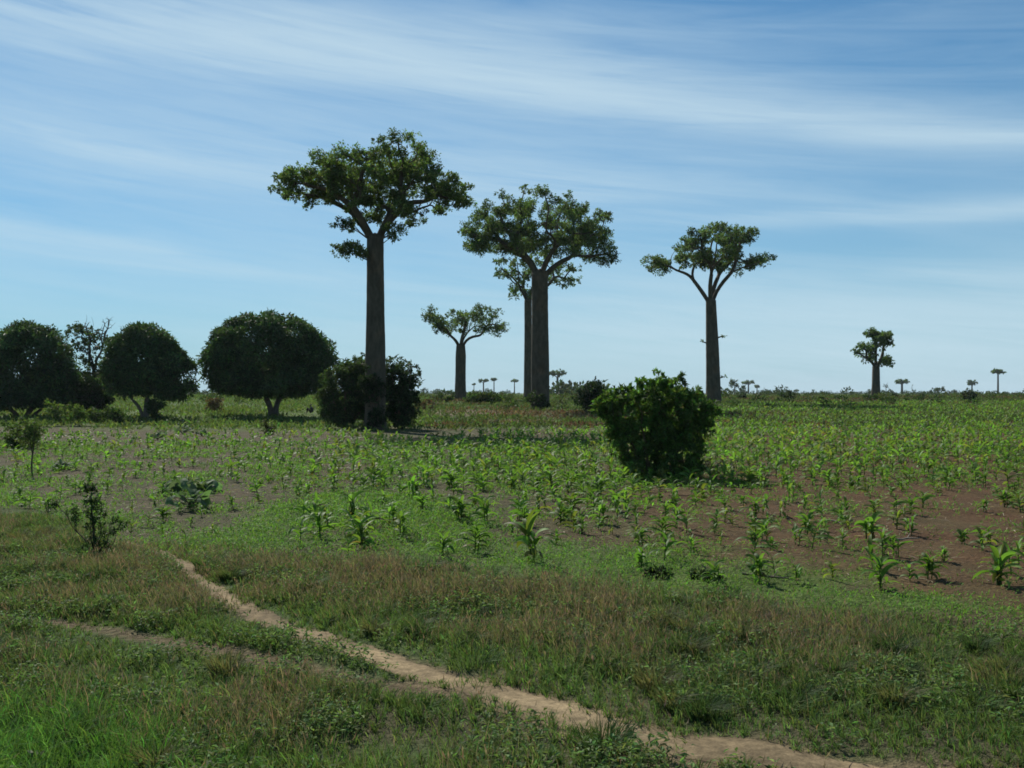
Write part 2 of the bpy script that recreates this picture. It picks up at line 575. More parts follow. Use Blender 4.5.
def split2(P, pos, k, g):
    d = P - pos; d = d / (np.linalg.norm(d, axis=1)[:, None] + 1e-9)
    c = [d[g.integers(len(d))]]
    while len(c) < k:
        q = np.min([np.linalg.norm(d - e, axis=1) for e in c], axis=0); c.append(d[np.argmax(q)])
    c = np.array(c)
    for _ in range(6):
        lab = np.argmin(np.linalg.norm(d[:, None] - c[None], axis=2), axis=1)
        for i in range(k):
            if (lab == i).any():
                c[i] = d[lab == i].mean(0)
    return [np.where(lab == i)[0] for i in range(k) if (lab == i).any()]


def limb(geo, pos, dirn, P, tip, pw, g, rmax, sides, wig=.06, f0=.5):
    n = len(P)
    r0 = min(rmax, tip * n ** pw)
    c = P.mean(0); d = c - pos; ln = np.linalg.norm(d)
    if n == 1:
        end = P[0]
        mid = pos + dirn * ln * .4 + g.normal(0, ln * wig, 3)
        geo.tube(bez(pos, mid, end, 5), np.linspace(r0, tip * .35, 5), max(4, sides - 3), lump=.05, g=g)
        return
    node = pos + d * (f0 if n > 3 else .6)
    l2 = np.linalg.norm(node - pos)
    mid = pos + dirn * l2 * .5 + g.normal(0, l2 * wig, 3)
    k = 2 if n < 6 or g.random() < .65 else 3
    groups = split2(P, node, min(k, n), g)
    big = max(len(q) for q in groups)
    r1 = min(r0 * .97, max(tip * big ** pw * 1.05, r0 * .8))
    pts = bez(pos, mid, node, 6)
    geo.tube(pts, np.linspace(r0, r1, 6), sides, lump=.04, g=g)
    dn = node - pts[-2]; dn = dn / (np.linalg.norm(dn) + 1e-9)
    for q in groups:
        limb(geo, node - dn * r1 * .3, dn, P[q], tip, pw, g, r1 * .98, max(5, sides - 1), wig)


def puffs(geo, P, g, rad, nleaf, L, W, base, flat=.7, droop=.15, amt=.25, twig=None, twig_r=.02):
    """leaf bunches: each one a scatter of single leaves round a twig end"""
    for p in P:
        r = rad * math.exp(g.normal(0, .22)); k = max(6, int(nleaf * (r / rad) ** 2))
        sub = unit(g, max(3, k // 12)) * r * (g.random((max(3, k // 12), 1)) ** .45) * np.array([1, 1, flat])
        idx = g.integers(0, len(sub), k)
        q = sub[idx] + unit(g, k) * r * .28 * (g.random((k, 1)) ** .5)
        if twig is not None:
            for e in sub[:5]:
                twig.tube(bez(p - np.array([0, 0, r * .25]), p + e * .4, p + e, 3), [twig_r, twig_r * .8, twig_r * .4], 4, cap=False)
        d = q / r * .6 + unit(g, k) * .8; d[:, 2] -= droop
        nr = unit(g, k) * .8; nr[:, 2] += .6
        tone = math.exp(g.normal(0, .2))
        geo.leaves(p + q, d, nr, L * np.exp(g.normal(0, .25, k)), W * np.exp(g.normal(0, .2, k)), vary(g, k, np.array(base) * tone, amt))


def baobab(px, D, fork_y, prof, lobes, label, seed, low=(), puff=.9, nleaf=110, L=.34, W=.2, tip=.05, depth=None, nlimb=4, lean=0.0,
           base=(.086, .130, .046), top_r=None, knobs=()):
    """prof: (share of the trunk height, trunk width in metres)"""
    g = np.random.default_rng(seed)
    bx = (px - 512) / FPX * D; by = D; bz = gz(bx, by)
    t = thing('baobab_tree', (bx, by, bz - .05), label, 'tree', 'baobab trees')
    H = EYE - (fork_y - HOR) / FPX * D - bz
    tr = Geo(); br = Geo(); cr = Geo()
    k = 44; n = 30
    zs = np.linspace(0, 1, k)
    rad = np.interp(zs, [p[0] for p in prof], [p[1] for p in prof]) * .5
    th = np.arange(n) * 2 * PI / n
    # buttress folds low down, smooth and slightly lumpy above
    ph = g.random(6) * 6.28
    V = []
    for i in range(k):
        f = zs[i]
        lump = 1 + .035 * np.sin(3 * th + ph[0] + 2.2 * f) + .02 * np.sin(5 * th + ph[1] - 3 * f) + .02 * math.sin(9 * f + ph[2])
        lump = lump + (.09 * np.sin(6 * th + ph[3]) + .04 * np.sin(11 * th + ph[4])) * math.exp(-f * 14)
        lump = lump + g.normal(0, .006, n)
        V.append(np.stack([lean * f ** 1.5 + rad[i] * lump * np.cos(th), rad[i] * lump * np.sin(th), np.full(n, f * H)], 1))
    V = np.concatenate(V)
    i = np.arange(k - 1)[:, None]; j = np.arange(n)[None, :]; j2 = (j + 1) % n
    Q = np.stack([i * n + j, i * n + j2, (i + 1) * n + j2, (i + 1) * n + j], -1).reshape(-1, 4)
    V = np.vstack([V, [[lean, 0, H + rad[-1] * .5]]])
    T = [((k - 1) * n + q, (k - 1) * n + (q + 1) % n, len(V) - 1) for q in range(n)]
    tr.add(V, Q, T)
    for (kx, ky, kr) in knobs:                                    # stubs and sprouts on the trunk
        X = (kx - px) / FPX * D; Z = EYE - (ky - HOR) / FPX * D - bz
        kb = Geo()
        kb.tube(np.array([[X * .5, -.1, Z - .2], [X, -.15, Z], [X * 1.25, -.15, Z + .1]]), [.14, .09, .05], 6)
        kb.obj('stub', M_BAOBAB_BARK, t, True)
        puffs(cr, np.array([[X * 1.2, -.15, Z + .1]]), g, kr, 24, L, W, base)
    tr.obj('trunk', M_BAOBAB_BARK, t, True)
    xs = [l[0] for l in lobes]; W2 = max(abs(x - px) + 0 for x in xs) / FPX * D + 1.5
    depth = depth or W2 * .8

    def sample(ls):
        out = []
        for (cx, cy, rx, ry, m_) in ls:
            for _ in range(m_):
                a = g.random() * 6.283; q = g.random() ** .5
                X = (cx + rx * q * math.cos(a) - px) / FPX * D; Z = EYE - (cy + ry * q * math.sin(a) - HOR) / FPX * D - bz
                dl = depth * math.sqrt(max(.08, 1 - (X / (W2 * 1.05)) ** 2))
                out.append((X, g.uniform(-1, 1) * dl * .9, Z))
        return np.array(out)
    P = sample(lobes)
    top = np.array([lean, 0, H])
    rt = rad[-1]
    gs = split2(P, top - np.array([0, 0, 1.0]), nlimb, g)
    for q in gs:
        c = P[q].mean(0) - top; c[2] = max(c[2], .3 * np.linalg.norm(c[:2])); c = c / np.linalg.norm(c)
        st = top + np.array([c[0], c[1], 0]) * rt * .45 - np.array([0, 0, rt * .7])
        dd = c * .6 + np.array([0, 0, .6]); dd /= np.linalg.norm(dd)
        limb(br, st, dd, P[q], tip, .5, g, rt * .46, 10)
    if low:
        P2 = sample(low)
        P2[:, 1] *= .25
        for p in P2:
            z0 = min(H - .3, p[2] - .25 * abs(p[0]) - .2)
            s0 = np.array([np.sign(p[0]) * rt * .6, 0, z0])
            limb(br, s0, np.array([np.sign(p[0]) * .8, 0, .6]), p[None], tip * 1.3, .5, g, rt * .25, 7)
        P = np.vstack([P, P2])
    puffs(cr, P, g, puff, nleaf, L, W, base, twig=br, twig_r=tip * .35)
    br.obj('branches', M_BAOBAB_BARK, t, True)
    cr.obj('crown', M_BAOBAB_LEAF, t)
    return t


baobab(375, 81, 236, [(0, 2.15), (.03, 1.95), (.10, 1.72), (.35, 1.62), (.7, 1.46), (.9, 1.36), (1, 1.34)],
       [(409, 163, 32, 22, 40), (376, 168, 36, 18, 40), (330, 182, 44, 13, 44), (290, 191, 16, 7, 14), (440, 190, 28, 13, 24),
        (458, 195, 10, 7, 5), (414, 210, 18, 6, 8), (372, 190, 40, 12, 26), (318, 196, 24, 6, 8), (345, 168, 20, 10, 10), (375, 203, 34, 10, 16)],
       'tallest baobab, thick straight grey trunk rising out of shrubs', 101,
       low=[(348, 226, 11, 8, 4), (349, 251, 16, 7, 6), (396, 230, 9, 10, 5)], puff=.62, nleaf=215, L=.185, W=.115, tip=.042, depth=6.0, nlimb=4)

baobab(540, 130, 272, [(0, 2.75), (.04, 2.5), (.12, 2.36), (.5, 2.25), (.8, 2.15), (1, 2.1)],
       [(540, 211, 46, 15, 44), (494, 228, 29, 18, 42), (588, 226, 29, 17, 38), (603, 255, 13, 10, 10), (479, 243, 11, 6, 11),
        (540, 230, 52, 14, 34), (508, 248, 26, 8, 12), (575, 246, 22, 8, 10), (540, 244, 42, 12, 20)],
       'large baobab with wide round crown standing in front of a thinner trunk', 202, puff=.86, nleaf=215, L=.245, W=.15, tip=.055, depth=8.5, nlimb=5)

baobab(528, 190, 300, [(0, 1.9), (.06, 1.7), (.5, 1.5), (1, 1.35)],
       [(512, 268, 22, 12, 18), (560, 276, 20, 13, 16), (527, 290, 14, 8, 8), (535, 262, 30, 10, 12)],
       'slender baobab partly hidden behind the large round crowned baobab', 303, puff=1.1, nleaf=90, L=.42, W=.26, tip=.08, depth=7, nlimb=4)

baobab(713, 150, 300, [(0, 2.5), (.04, 2.3), (.15, 2.2), (.4, 2.05), (.7, 1.75), (1, 1.55)],
       [(728, 233, 30, 10, 26), (716, 249, 34, 15, 32), (670, 262, 22, 8, 13), (690, 246, 16, 12, 13), (750, 261, 15, 6, 10), (655, 263, 10, 6, 4), (712, 261, 30, 8, 14), (762, 260, 6, 4, 3)],
       'baobab with flat topped crown and forked limbs right of the big bush', 404, puff=.92, nleaf=165, L=.29, W=.175, tip=.062, depth=7, nlimb=4,
       lean=-.3, knobs=((722, 336, .35), (722, 377, .4), (704, 342, .3)))

baobab(460.5, 170, 345, [(0, 2.1), (.06, 1.95), (.3, 1.85), (.8, 1.75), (1, 1.5)],
       [(431, 316, 10, 6, 7), (455, 320, 16, 11, 14), (484, 313, 12, 8, 11), (494, 327, 11, 5, 7), (440, 326, 10, 6, 6), (462, 327, 26, 6, 12)],
       'short baobab with patchy crown between the two tall crowned baobabs', 505, puff=1.0, nleaf=125, L=.31, W=.19, tip=.07, depth=5, nlimb=5)

baobab(876, 200, 366, [(0, 1.9), (.08, 1.75), (.5, 1.6), (1, 1.35)],
       [(878, 334, 11, 4, 9), (861, 348, 6, 6, 7), (886, 341, 6, 4, 6), (884, 361, 5, 5, 5), (869, 355, 5, 5, 5), (877, 347, 6, 5, 4)],
       'stubby baobab with ragged knobbly crown, small in the distance at right', 606, puff=1.0, nleaf=110, L=.42, W=.26, tip=.11, depth=2.2, nlimb=3)

# far ones, small above the horizon: column, top row, distance, trunk width, crown half width and half height in pixels, label
FAR = [
    (483.5, 378, 1150, 1.8, 4.6, 2.2, 'far small baobab with broad crown, left of a thinner far baobab'),
    (494, 377.5, 1150, 1.3, 2.6, 1.6, 'far small baobab with narrow crown and thin pale trunk'),
    (514.5, 378.5, 1250, 1.5, 3.3, 1.8, 'far flat topped baobab just left of the slender hidden trunk'),
    (474, 383, 1500, 1.2, 1.5, 1.0, 'tiniest faint far baobab, right of the short patchy baobab'),
    (557.5, 368.5, 760, 2.0, 8.2, 4.0, 'far baobab with spreading crown right of the thick trunk'),
    (748.5, 380, 1100, 1.8, 6.3, 2.2, 'far umbrella shaped baobab right of the forked limbed baobab'),
    (757, 384.5, 1400, 1.6, 2.6, 1.8, 'tiny far baobab close beside the umbrella shaped one'),
    (796, 389, 1700, 1.8, 2.4, 1.3, 'tiny low far baobab beside the small palms on the horizon'),
    (902, 378.5, 950, 2.2, 7.0, 2.6, 'far flat crowned baobab right of the stubby ragged baobab'),
    (972, 379.5, 1000, 1.6, 4.4, 2.8, 'far baobab with small round tufted crown near the right edge'),
    (998, 368.5, 820, 1.5, 6.0, 2.4, 'far tall thin baobab with funnel shaped crown at the right edge'),
]
for i, (px, ty, D, tw, rx, ry, lab) in enumerate(FAR):
    fk = ty + ry * 2.2
    tall = lab.startswith('far tall')
    lob = [(px, ty + ry, rx * .8, ry * .6, 14), (px - rx * .5, ty + ry * 1.25, rx * .4, ry * .5, 5), (px + rx * .55, ty + ry * 1.2, rx * .4, ry * .5, 5)]
    baobab(px, D, fk, [(0, tw * 1.25), (.1, tw * 1.05), (1, tw * .8)], lob, lab, 700 + i, puff=max(.8, rx / FPX * D * .26), nleaf=34,
           L=1.1, W=.75, tip=.16, depth=rx / FPX * D * .8, nlimb=4)


def dome_tree(px, D, lobes, trunk, label, seed, cat='tree', name='mango_tree', nleaf=26000, L=.38, W=.17, base=(.054, .094, .034), bark=None,
              group=None, lumps=62, lr=(.6, 1.7)):
    """a dense evergreen: its crown is a heap of leafy lumps over the lobes, open only underneath"""
    g = np.random.default_rng(seed)
    bx = (px - 512) / FPX * D; by = D; bz = gz(bx, by)
    t = thing(name, (bx, by, bz - .05), label, cat, group)
    cr = Geo(); tr = Geo()
    cen = []; rad = []
    for (cx, cy, rx, ry, wgt) in lobes:
        X = (cx - px) / FPX * D; Z = EYE - (cy - HOR) / FPX * D - bz
        RX = rx / FPX * D; RZ = ry / FPX * D
        m_ = max(8, int(lumps * wgt))
        u = unit(g, m_)
        lrad = g.uniform(lr[0], lr[1], m_)
        q = np.stack([X + u[:, 0] * np.maximum(.2, RX - lrad * .8), u[:, 1] * np.maximum(.2, RX * .9 - lrad * .8), Z + u[:, 2] * np.maximum(.1, RZ - lrad * .65)], 1)
        cen.append(q); rad.append(lrad)
    cen = np.concatenate(cen); rad = np.concatenate(rad)
    floor = min(EYE - (l[1] + l[3] - HOR) / FPX * D - bz for l in lobes)
    k = nleaf
    idx = g.choice(len(cen), k, p=rad ** 2 / (rad ** 2).sum())
    u = unit(g, k); u[:, 2] = np.where(u[:, 2] < -.5, -u[:, 2], u[:, 2])
    q = cen[idx] + u * rad[idx][:, None] * (.72 + .33 * g.random((k, 1))) * np.array([1, 1, .8])
    keep = q[:, 2] > floor - .3 + g.normal(0, .25, k)
    gap = vnoise(q[:, 0] * 1.0 + q[:, 1] * .6, q[:, 2] + q[:, 1] * .4, 1.1, seed)
    keep &= (g.random(k) < sstep(.12, .42, gap) + .15)
    q = q[keep]; u = u[keep]; k = len(q); idx = idx[keep]
    d = u * .35 + unit(g, k) * .75; d[:, 2] -= .4
    nr = u * .9 + unit(g, k) * .55; nr[:, 2] += .3
    tone = np.exp(g.normal(0, .22, len(cen)))[idx][:, None]
    cr.leaves(q, d, nr, L * np.exp(g.normal(0, .25, k)), W * np.exp(g.normal(0, .2, k)), vary(g, k, base, .22) * tone, .12)
    # trunk and limbs
    hgt = max(.8, floor + .5)
    for (dx, r, lean, fh) in trunk:
        P = bez(np.array([dx, 0, -.05]), np.array([dx, 0, hgt * .5]), np.array([dx + lean * .4, .1, hgt * fh]), 7)
        tr.tube(P, r * np.array([1.45, 1.12, 1.0, .95, .92, .9, .9]), 12, lump=.04, g=g)
        tg = cen[g.choice(len(cen), min(14, len(cen)), replace=False)] * np.array([.85, .85, .95])
        near = tg[np.argsort(np.abs(tg[:, 0] - dx - lean))[:9]]
        for qd in split2(near, P[-1], 3, g):
            limb(tr, P[-1] - np.array([0, 0, r * .5]), np.array([lean * .3, 0, 1.0]), near[qd], r * .22, .5, g, r * .7, 8)
    tr.obj('trunk', bark or M_BARK, t, True)
    cr.obj('crown', M_MANGO_LEAF, t)
    return t


dome_tree(24, 103, [(32, 360, 40, 39, 1.1), (-8, 376, 36, 36, .9), (56, 380, 22, 27, .5), (16, 396, 48, 17, .9), (50, 398, 22, 12, .4)], [(-.6, .22, -2.2, .9), (.2, .25, 1.4, .95), (.9, .16, 2.0, .9)],
          'wide dark mango tree cut off by the left edge', 11, group='dense dark mango trees', nleaf=62000)
dome_tree(146, 101, [(142, 362, 37, 37, 1.2), (172, 376, 25, 26, .6), (124, 378, 20, 22, .4)], [(0, .30, .3, .95), (-.35, .17, -2.4, .85)],
          'round dark mango tree right of the thin bare branched tree', 12, group='dense dark mango trees', nleaf=48000)
dome_tree(273, 105, [(267, 352, 58, 40, 1.5), (233, 366, 32, 30, .7), (307, 364, 33, 32, .7), (272, 380, 60, 20, .9)],
          [(-.16, .30, -1.5, .9), (.2, .30, 1.3, .95)],
          'broad domed mango tree with pale forked trunk left of the tallest baobab', 13, group='dense dark mango trees', nleaf=80000, lumps=110, lr=(.6, 1.35))


def sparse_tree(px, D, targets, label, seed, h0, r0, tip, leafy, name='bare_tree', base=(.05, .075, .03), L=.3, W=.16, nleaf=40, puff=.6, cat='tree', group=None):
    g = np.random.default_rng(seed)
    bx = (px - 512) / FPX * D; by = D; bz = gz(bx, by)
    t = thing(name, (bx, by, bz - .05), label, cat, group)
    P = []
    for (cx, cy, rx, ry, m_) in targets:
        for _ in range(m_):
            a = g.random() * 6.283; q = g.random() ** .5
            P.append(((cx + rx * q * math.cos(a) - px) / FPX * D, g.uniform(-1, 1) * rx / FPX * D, EYE - (cy + ry * q * math.sin(a) - HOR) / FPX * D - bz))
    P = np.array(P)
    tr = Geo()
    top = np.array([0.0, 0, h0])
    tr.tube(bez(np.array([0, 0, 0.0]), np.array([.1, 0, h0 * .5]), top, 6), np.linspace(r0 * 1.25, r0 * .85, 6), 9, lump=.04, g=g)
    for q in split2(P, top, 3, g):
        limb(tr, top - np.array([0, 0, r0]), np.array([0, 0, 1.0]), P[q], tip, .5, g, r0 * .7, 7, .09)
    tr2 = Geo()
    if leafy > 0:
        sel = P[g.random(len(P)) < leafy]
        sel = sel if len(sel) else P[:1]
        puffs(tr2, sel, g, puff, nleaf, L, W, base, twig=tr, twig_r=tip * .4)
    else:
        tw = P[:, None, :] + g.normal(0, .35, (len(P), 4, 3))
    tr.obj('trunk', M_BARK, t, True)
    if leafy > 0:
        tr2.obj('crown', M_SHRUB_LEAF, t)
    return t


def thin_bare_tree():
    t = sparse_tree(94, 112, [(95, 335, 20, 18, 26), (88, 352, 16, 16, 22), (97, 318, 16, 8, 12), (112, 322, 8, 8, 6)],
                    'thin half bare tree with leafless top twigs between two mango trees', 21, 4.2, .17, .03, 0.0, name='bare_tree')
    g = np.random.default_rng(5)
    D = 112; bz = t.location.z; P = []
    for (cx, cy, rx, ry, m_) in [(88, 346, 16, 18, 26), (78, 332, 7, 8, 7), (93, 382, 22, 20, 90), (108, 350, 10, 18, 10), (80, 390, 14, 12, 40)]:
        for _ in range(m_):
            a = g.random() * 6.283; q = g.random() ** .5
            P.append(((cx + rx * q * math.cos(a) - 94) / FPX * D, g.uniform(-1.5, 1.5), EYE - (cy + ry * q * math.sin(a) - HOR) / FPX * D - bz))
    c = Geo(); puffs(c, np.array(P), g, .66, 46, .32, .17, (.036, .06, .023))
    c.obj('crown', M_SHRUB_LEAF, t)


thin_bare_tree()
LATER_BUSH = [(88, 392, 22, 14, 60), (72, 400, 16, 8, 26), (98, 402, 14, 6, 20)]
# small trees and palms on the horizon
sparse_tree(734.5, 620, [(734, 384, 5.5, 4.5, 16)], 'far airy tree with fluffy crown left of the umbrella shaped baobab', 31, 5, .3, .08, 1.0, name='airy_tree',
            L=.9, W=.5, nleaf=26, puff=1.0, base=(.06, .085, .035))
sparse_tree(886, 700, [(886, 385, 3, 3.5, 12)], 'far thin tree with bare grey branches beside the stubby baobab', 32, 4.5, .25, .09, .45, name='bare_tree', L=.6, W=.3, nleaf=10, puff=.8)
sparse_tree(912, 900, [(912, 387, 1.4, 3, 7)], 'far bare sapling right of the flat crowned baobab', 33, 4.0, .22, .1, .2, name='bare_tree', L=.6, W=.3, nleaf=8, puff=.7)
sparse_tree(939, 650, [(939, 389.5, 4.2, 2.2, 14)], 'far low spreading tree between two far baobabs at right', 34, 2.0, .22, .08, .9, name='low_tree', L=.8, W=.5, nleaf=24, puff=.85)
sparse_tree(953, 800, [(953, 391.3, 2.2, 1.3, 7)], 'tiny far bush like tree left of the tufted far baobab', 35, 1.6, .2, .08, .9, name='low_tree', L=.8, W=.5, nleaf=24, puff=.8)
sparse_tree(777, 900, [(777, 391, 3.0, 1.2, 8)], 'tiny far low tree left of the horizon palm', 36, 1.6, .2, .08, .9, name='low_tree', L=.8, W=.5, nleaf=24, puff=.8)


def palm(px, D, top, label, seed):
    g = np.random.default_rng(seed)
    bx = (px - 512) / FPX * D; bz = gz(bx, D)
    H = EYE - (top - HOR) / FPX * D - bz
    t = thing('palm_tree', (bx, D, bz - .05), label, 'tree')
    tr = Geo(); tr.tube(bez(np.zeros(3), np.array([.3, 0, H * .5]), np.array([.1, 0, H * .85]), 6), np.linspace(.35, .22, 6), 9)
    tr.obj('trunk', M_BARK, t, True)
    cr = Geo()
    for a in np.linspace(0, 6.283, 16)[:-1] + g.normal(0, .1, 15):
        el = g.uniform(-.3, 1.0); d = np.array([math.cos(a) * math.cos(el), math.sin(a) * math.cos(el), math.sin(el)])
        n = 7; ts = np.linspace(0, 1, n)[:, None] * g.uniform(1.8, 2.5)
        P = np.array([.1, 0, H * .85]) + d * ts - np.array([0, 0, .22]) * ts ** 2
        s = np.cross(d, [0, 0, 1]); s /= np.linalg.norm(s) + 1e-6
        for sg in (-1, 1):
            cr.leaves(P, s[None] * sg * .7 + d[None] * .7 + g.normal(0, .1, (n, 3)), np.tile([0, 0, 1.0], (n, 1)), .8, .3, vary(g, n, (.05, .08, .03)))
    cr.obj('crown', M_SHRUB_LEAF, t)


palm(786.5, 1100, 386.5, 'tiny far palm on the horizon between the two lowest far trees', 41)

# ------------------------------------------------------------------ shrubs
def shrub(px, D, lobes, label, seed, puff=.3, nleaf=60, L=.14, W=.07, base=(.045, .085, .022), stems=5, tip=.012, name='shrub', cat='shrub', group=None,
          spread=.3, flat=.85, mat=None, depth=.8, by=None):
    g = np.random.default_rng(seed)
    bx = (px - 512) / FPX * D; bz = gz(bx, D)
    t = thing(name, (bx, D, bz - .03), label, cat, group)
    P = []
    for lobe in lobes:
        cx, cy, rx, ry, m_ = lobe[:5]; dd = lobe[5] if len(lobe) > 5 else rx
        for _ in range(m_):
            a = g.random() * 6.283; q = g.random() ** .5
            P.append(((cx + rx * q * math.cos(a) - px) / FPX * D, g.uniform(-1, 1) * dd / FPX * D * depth * math.sqrt(1 - .8 * (q * math.cos(a)) ** 2),
                      max(.08, EYE - (cy + ry * q * math.sin(a) - HOR) / FPX * D - bz)))
    P = np.array(P)
    st = Geo(); lf = Geo()
    k = min(stems, len(P))
    for q in split2(P, np.array([0, 0, -.5]), k, g):
        c = P[q].mean(0); s0 = np.array([c[0] * spread * .5, c[1] * spread * .5, 0])
        d = np.array([c[0] * .3, c[1] * .3, c[2]]); d /= np.linalg.norm(d)
        limb(st, s0, d, P[q], tip, .5, g, tip * 6, 6, .07)
    puffs(lf, P, g, puff, nleaf, L, W, base, flat, .1, .28, twig=st, twig_r=tip * .5)
    st.obj('stems', M_STEM, t, True)
    lf.obj('foliage', mat or M_SHRUB_LEAF, t)
    return t


shrub(86, 106, LATER_BUSH, 'dark thicket filling the gap between the wide and the round mango', 50, puff=.6, nleaf=70, L=.3, W=.15, base=(.034, .056, .022), stems=6, tip=.02,
      name='bush', cat='bush')
# the big bush in the crop
BUSH_EDGE = np.array([(599, 406), (602, 395), (612, 388), (620, 392), (631, 387), (643, 383), (650, 385), (657, 377), (662, 373), (667, 381), (677, 377), (683, 387), (692, 389),
                      (698, 394), (709, 400), (714, 408), (705, 414), (709, 424), (700, 432), (703, 446), (696, 456), (698, 470), (690, 478), (636, 478), (624, 472),
                      (627, 460), (616, 450), (618, 438), (608, 430), (613, 420), (602, 416)], float)


def bush_lobes():
    g = np.random.default_rng(50)
    E = np.vstack([BUSH_EDGE, BUSH_EDGE[:1]])
    out = []

    def inside(x, y):
        c = False
        for (x0, y0), (x1, y1) in zip(E[:-1], E[1:]):
            if (y0 > y) != (y1 > y) and x < (x1 - x0) * (y - y0) / (y1 - y0) + x0:
                c = not c
        return c
    mid = np.array([655.0, 425.0])
    while len(out) < 430:
        x, y = g.uniform(597, 716), g.uniform(372, 478)
        q = mid + (np.array([x, y]) - mid) * 1.05
        if inside(*q):
            w = 46 * (1 - .9 * abs((x - 655) / 66) ** 1.6) * (1 if y > 392 else .6)
            out.append((x, y, .5, .5, 1, w))
    for (x0, y0), (x1, y1) in zip(E[:-1], E[1:]):                                    # loose shoots along the outline
        for _ in range(max(1, int(math.hypot(x1 - x0, y1 - y0) / 5))):
            t = g.random(); k = g.uniform(.96, 1.07)
            p = mid + (np.array([x0 + (x1 - x0) * t, y0 + (y1 - y0) * t]) - mid) * k
            out.append((p[0], p[1], .5, .5, 1, 12))
    return out


shrub(655, 35.6, bush_lobes(),
      'big dense green bush standing in the maize, spreading towards its top', 51, puff=.155, nleaf=46, L=.165, W=.075, base=(.076, .135, .034), stems=9, tip=.008, name='bush', cat='bush',
      depth=.9)
shrub(716, 36.8, [(715, 466, 16, 10, 14), (700, 462, 10, 10, 8)], 'small dry grey shrub at the right foot of the big bush', 52, puff=.22, nleaf=26, L=.1, W=.05,
      base=(.075, .075, .055), stems=5, tip=.008)
# round the tallest baobab
G1 = 'shrubs at the foot of the tallest baobab'
shrub(345, 82.5, [(342, 380, 22, 16, 60), (338, 398, 18, 12, 40), (356, 370, 12, 10, 24), (362, 388, 12, 22, 50), (360, 412, 12, 8, 16), (340, 413, 17, 7, 34)],
      'broad leafy shrub left of the tallest baobab, reaching the ground', 53, puff=.48, nleaf=70, L=.24, W=.12, base=(.050, .080, .032), stems=6, tip=.018, name='bush', cat='bush')
shrub(402, 83, [(401, 378, 17, 17, 50), (400, 398, 17, 12, 40), (391, 388, 7, 20, 22), (401, 414, 15, 8, 30)],
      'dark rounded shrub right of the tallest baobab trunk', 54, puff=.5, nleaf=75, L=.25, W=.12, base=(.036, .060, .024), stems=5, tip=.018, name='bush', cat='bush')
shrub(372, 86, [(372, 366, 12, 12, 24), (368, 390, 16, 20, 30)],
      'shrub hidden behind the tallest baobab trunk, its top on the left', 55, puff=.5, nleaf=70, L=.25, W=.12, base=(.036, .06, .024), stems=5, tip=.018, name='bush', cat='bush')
shrub(376, 79.3, [(376, 396, 10, 24, 44), (378, 420, 9, 7, 16), (366, 380, 5, 14, 12)], 'dark leafy growth added at the tallest baobab foot, standing in for trunk shade', 56, puff=.34, nleaf=46, L=.2, W=.1, base=(.024, .040, .017), stems=5, tip=.012)  # added near-black leaves over the trunk foot, partly standing in for its shade
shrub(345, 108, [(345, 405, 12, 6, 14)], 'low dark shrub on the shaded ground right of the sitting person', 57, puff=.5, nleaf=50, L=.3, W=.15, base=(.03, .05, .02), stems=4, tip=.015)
# behind the big bush and at the other baobabs
shrub(590, 112, [(590, 396, 14, 11, 30), (600, 392, 9, 9, 12)], 'dark shrub just behind and left of the big bush', 58, puff=.6, nleaf=60, L=.36, W=.18, base=(.028, .05, .02), stems=5, tip=.02, name='bush', cat='bush')
shrub(538, 127, [(537, 400, 7, 7, 14), (548, 406, 6, 3, 6)], 'leafy growth against the foot of the thick baobab trunk', 59, puff=.5, nleaf=50, L=.36, W=.18, base=(.035, .06, .022), stems=4, tip=.02)
shrub(876, 168, [(876, 401, 5, 3.5, 8)], 'dark round shrub at the foot of the stubby baobab', 60, puff=.55, nleaf=40, L=.4, W=.2, base=(.028, .05, .02), stems=3, tip=.02)
shrub(968, 165, [(968, 396, 7, 5, 16)], 'grey green upright shrub beyond the crop below the far baobabs at right', 61, puff=.55, nleaf=36, L=.4, W=.18, base=(.055, .075, .04), stems=5, tip=.02)
shrub(450, 160, [(448, 396, 9, 4, 10)], 'shrub left of the short baobab foot', 62, puff=.7, nleaf=40, L=.45, W=.22, base=(.045, .075, .026), stems=4, tip=.02)
shrub(487, 150, [(480, 398, 14, 4, 18), (500, 399, 12, 4, 12)], 'wide low shrub between the short and the thick trunked baobabs', 63, puff=.7, nleaf=44, L=.45, W=.22, base=(.055, .085, .03), stems=5, tip=.02)
shrub(787, 175, [(787, 396, 5, 2.6, 8)], 'small dark shrub in the far crop below the horizon palm', 64, puff=.6, nleaf=36, L=.4, W=.2, base=(.028, .048, .02), stems=3, tip=.02)
shrub(742, 180, [(742, 397, 2, 3, 6)], 'narrow dark shrub right of the forked limbed baobab trunk', 65, puff=.5, nleaf=30, L=.4, W=.2, base=(.028, .048, .02), stems=3, tip=.02)
# left part
shrub(155, 95, [(155, 410, 6, 8, 16)], 'narrow green shrub right beside the round mango trunk', 66, puff=.5, nleaf=45, L=.3, W=.14, base=(.04, .07, .025), stems=4, tip=.016)
shrub(214, 113, [(214, 404, 12, 5, 16), (216, 400, 5, 4, 5)], 'brown dry bush on the meadow between two mango trees', 67, puff=.5, nleaf=40, L=.26, W=.1, base=(.085, .062, .042), stems=6, tip=.014, name='bush', cat='bush')
shrub(268, 72, [(268, 428, 4, 8, 10)], 'small upright dark shrub in front of the broad domed mango', 68, puff=.3, nleaf=36, L=.22, W=.08, base=(.055, .065, .028), stems=4, tip=.012)
shrub(427, 118, [(425, 406, 8, 5, 10)], 'reddish brown low bush right of the tallest baobab', 69, puff=.45, nleaf=36, L=.28, W=.1, base=(.08, .055, .04), stems=4, tip=.014, name='bush', cat='bush')
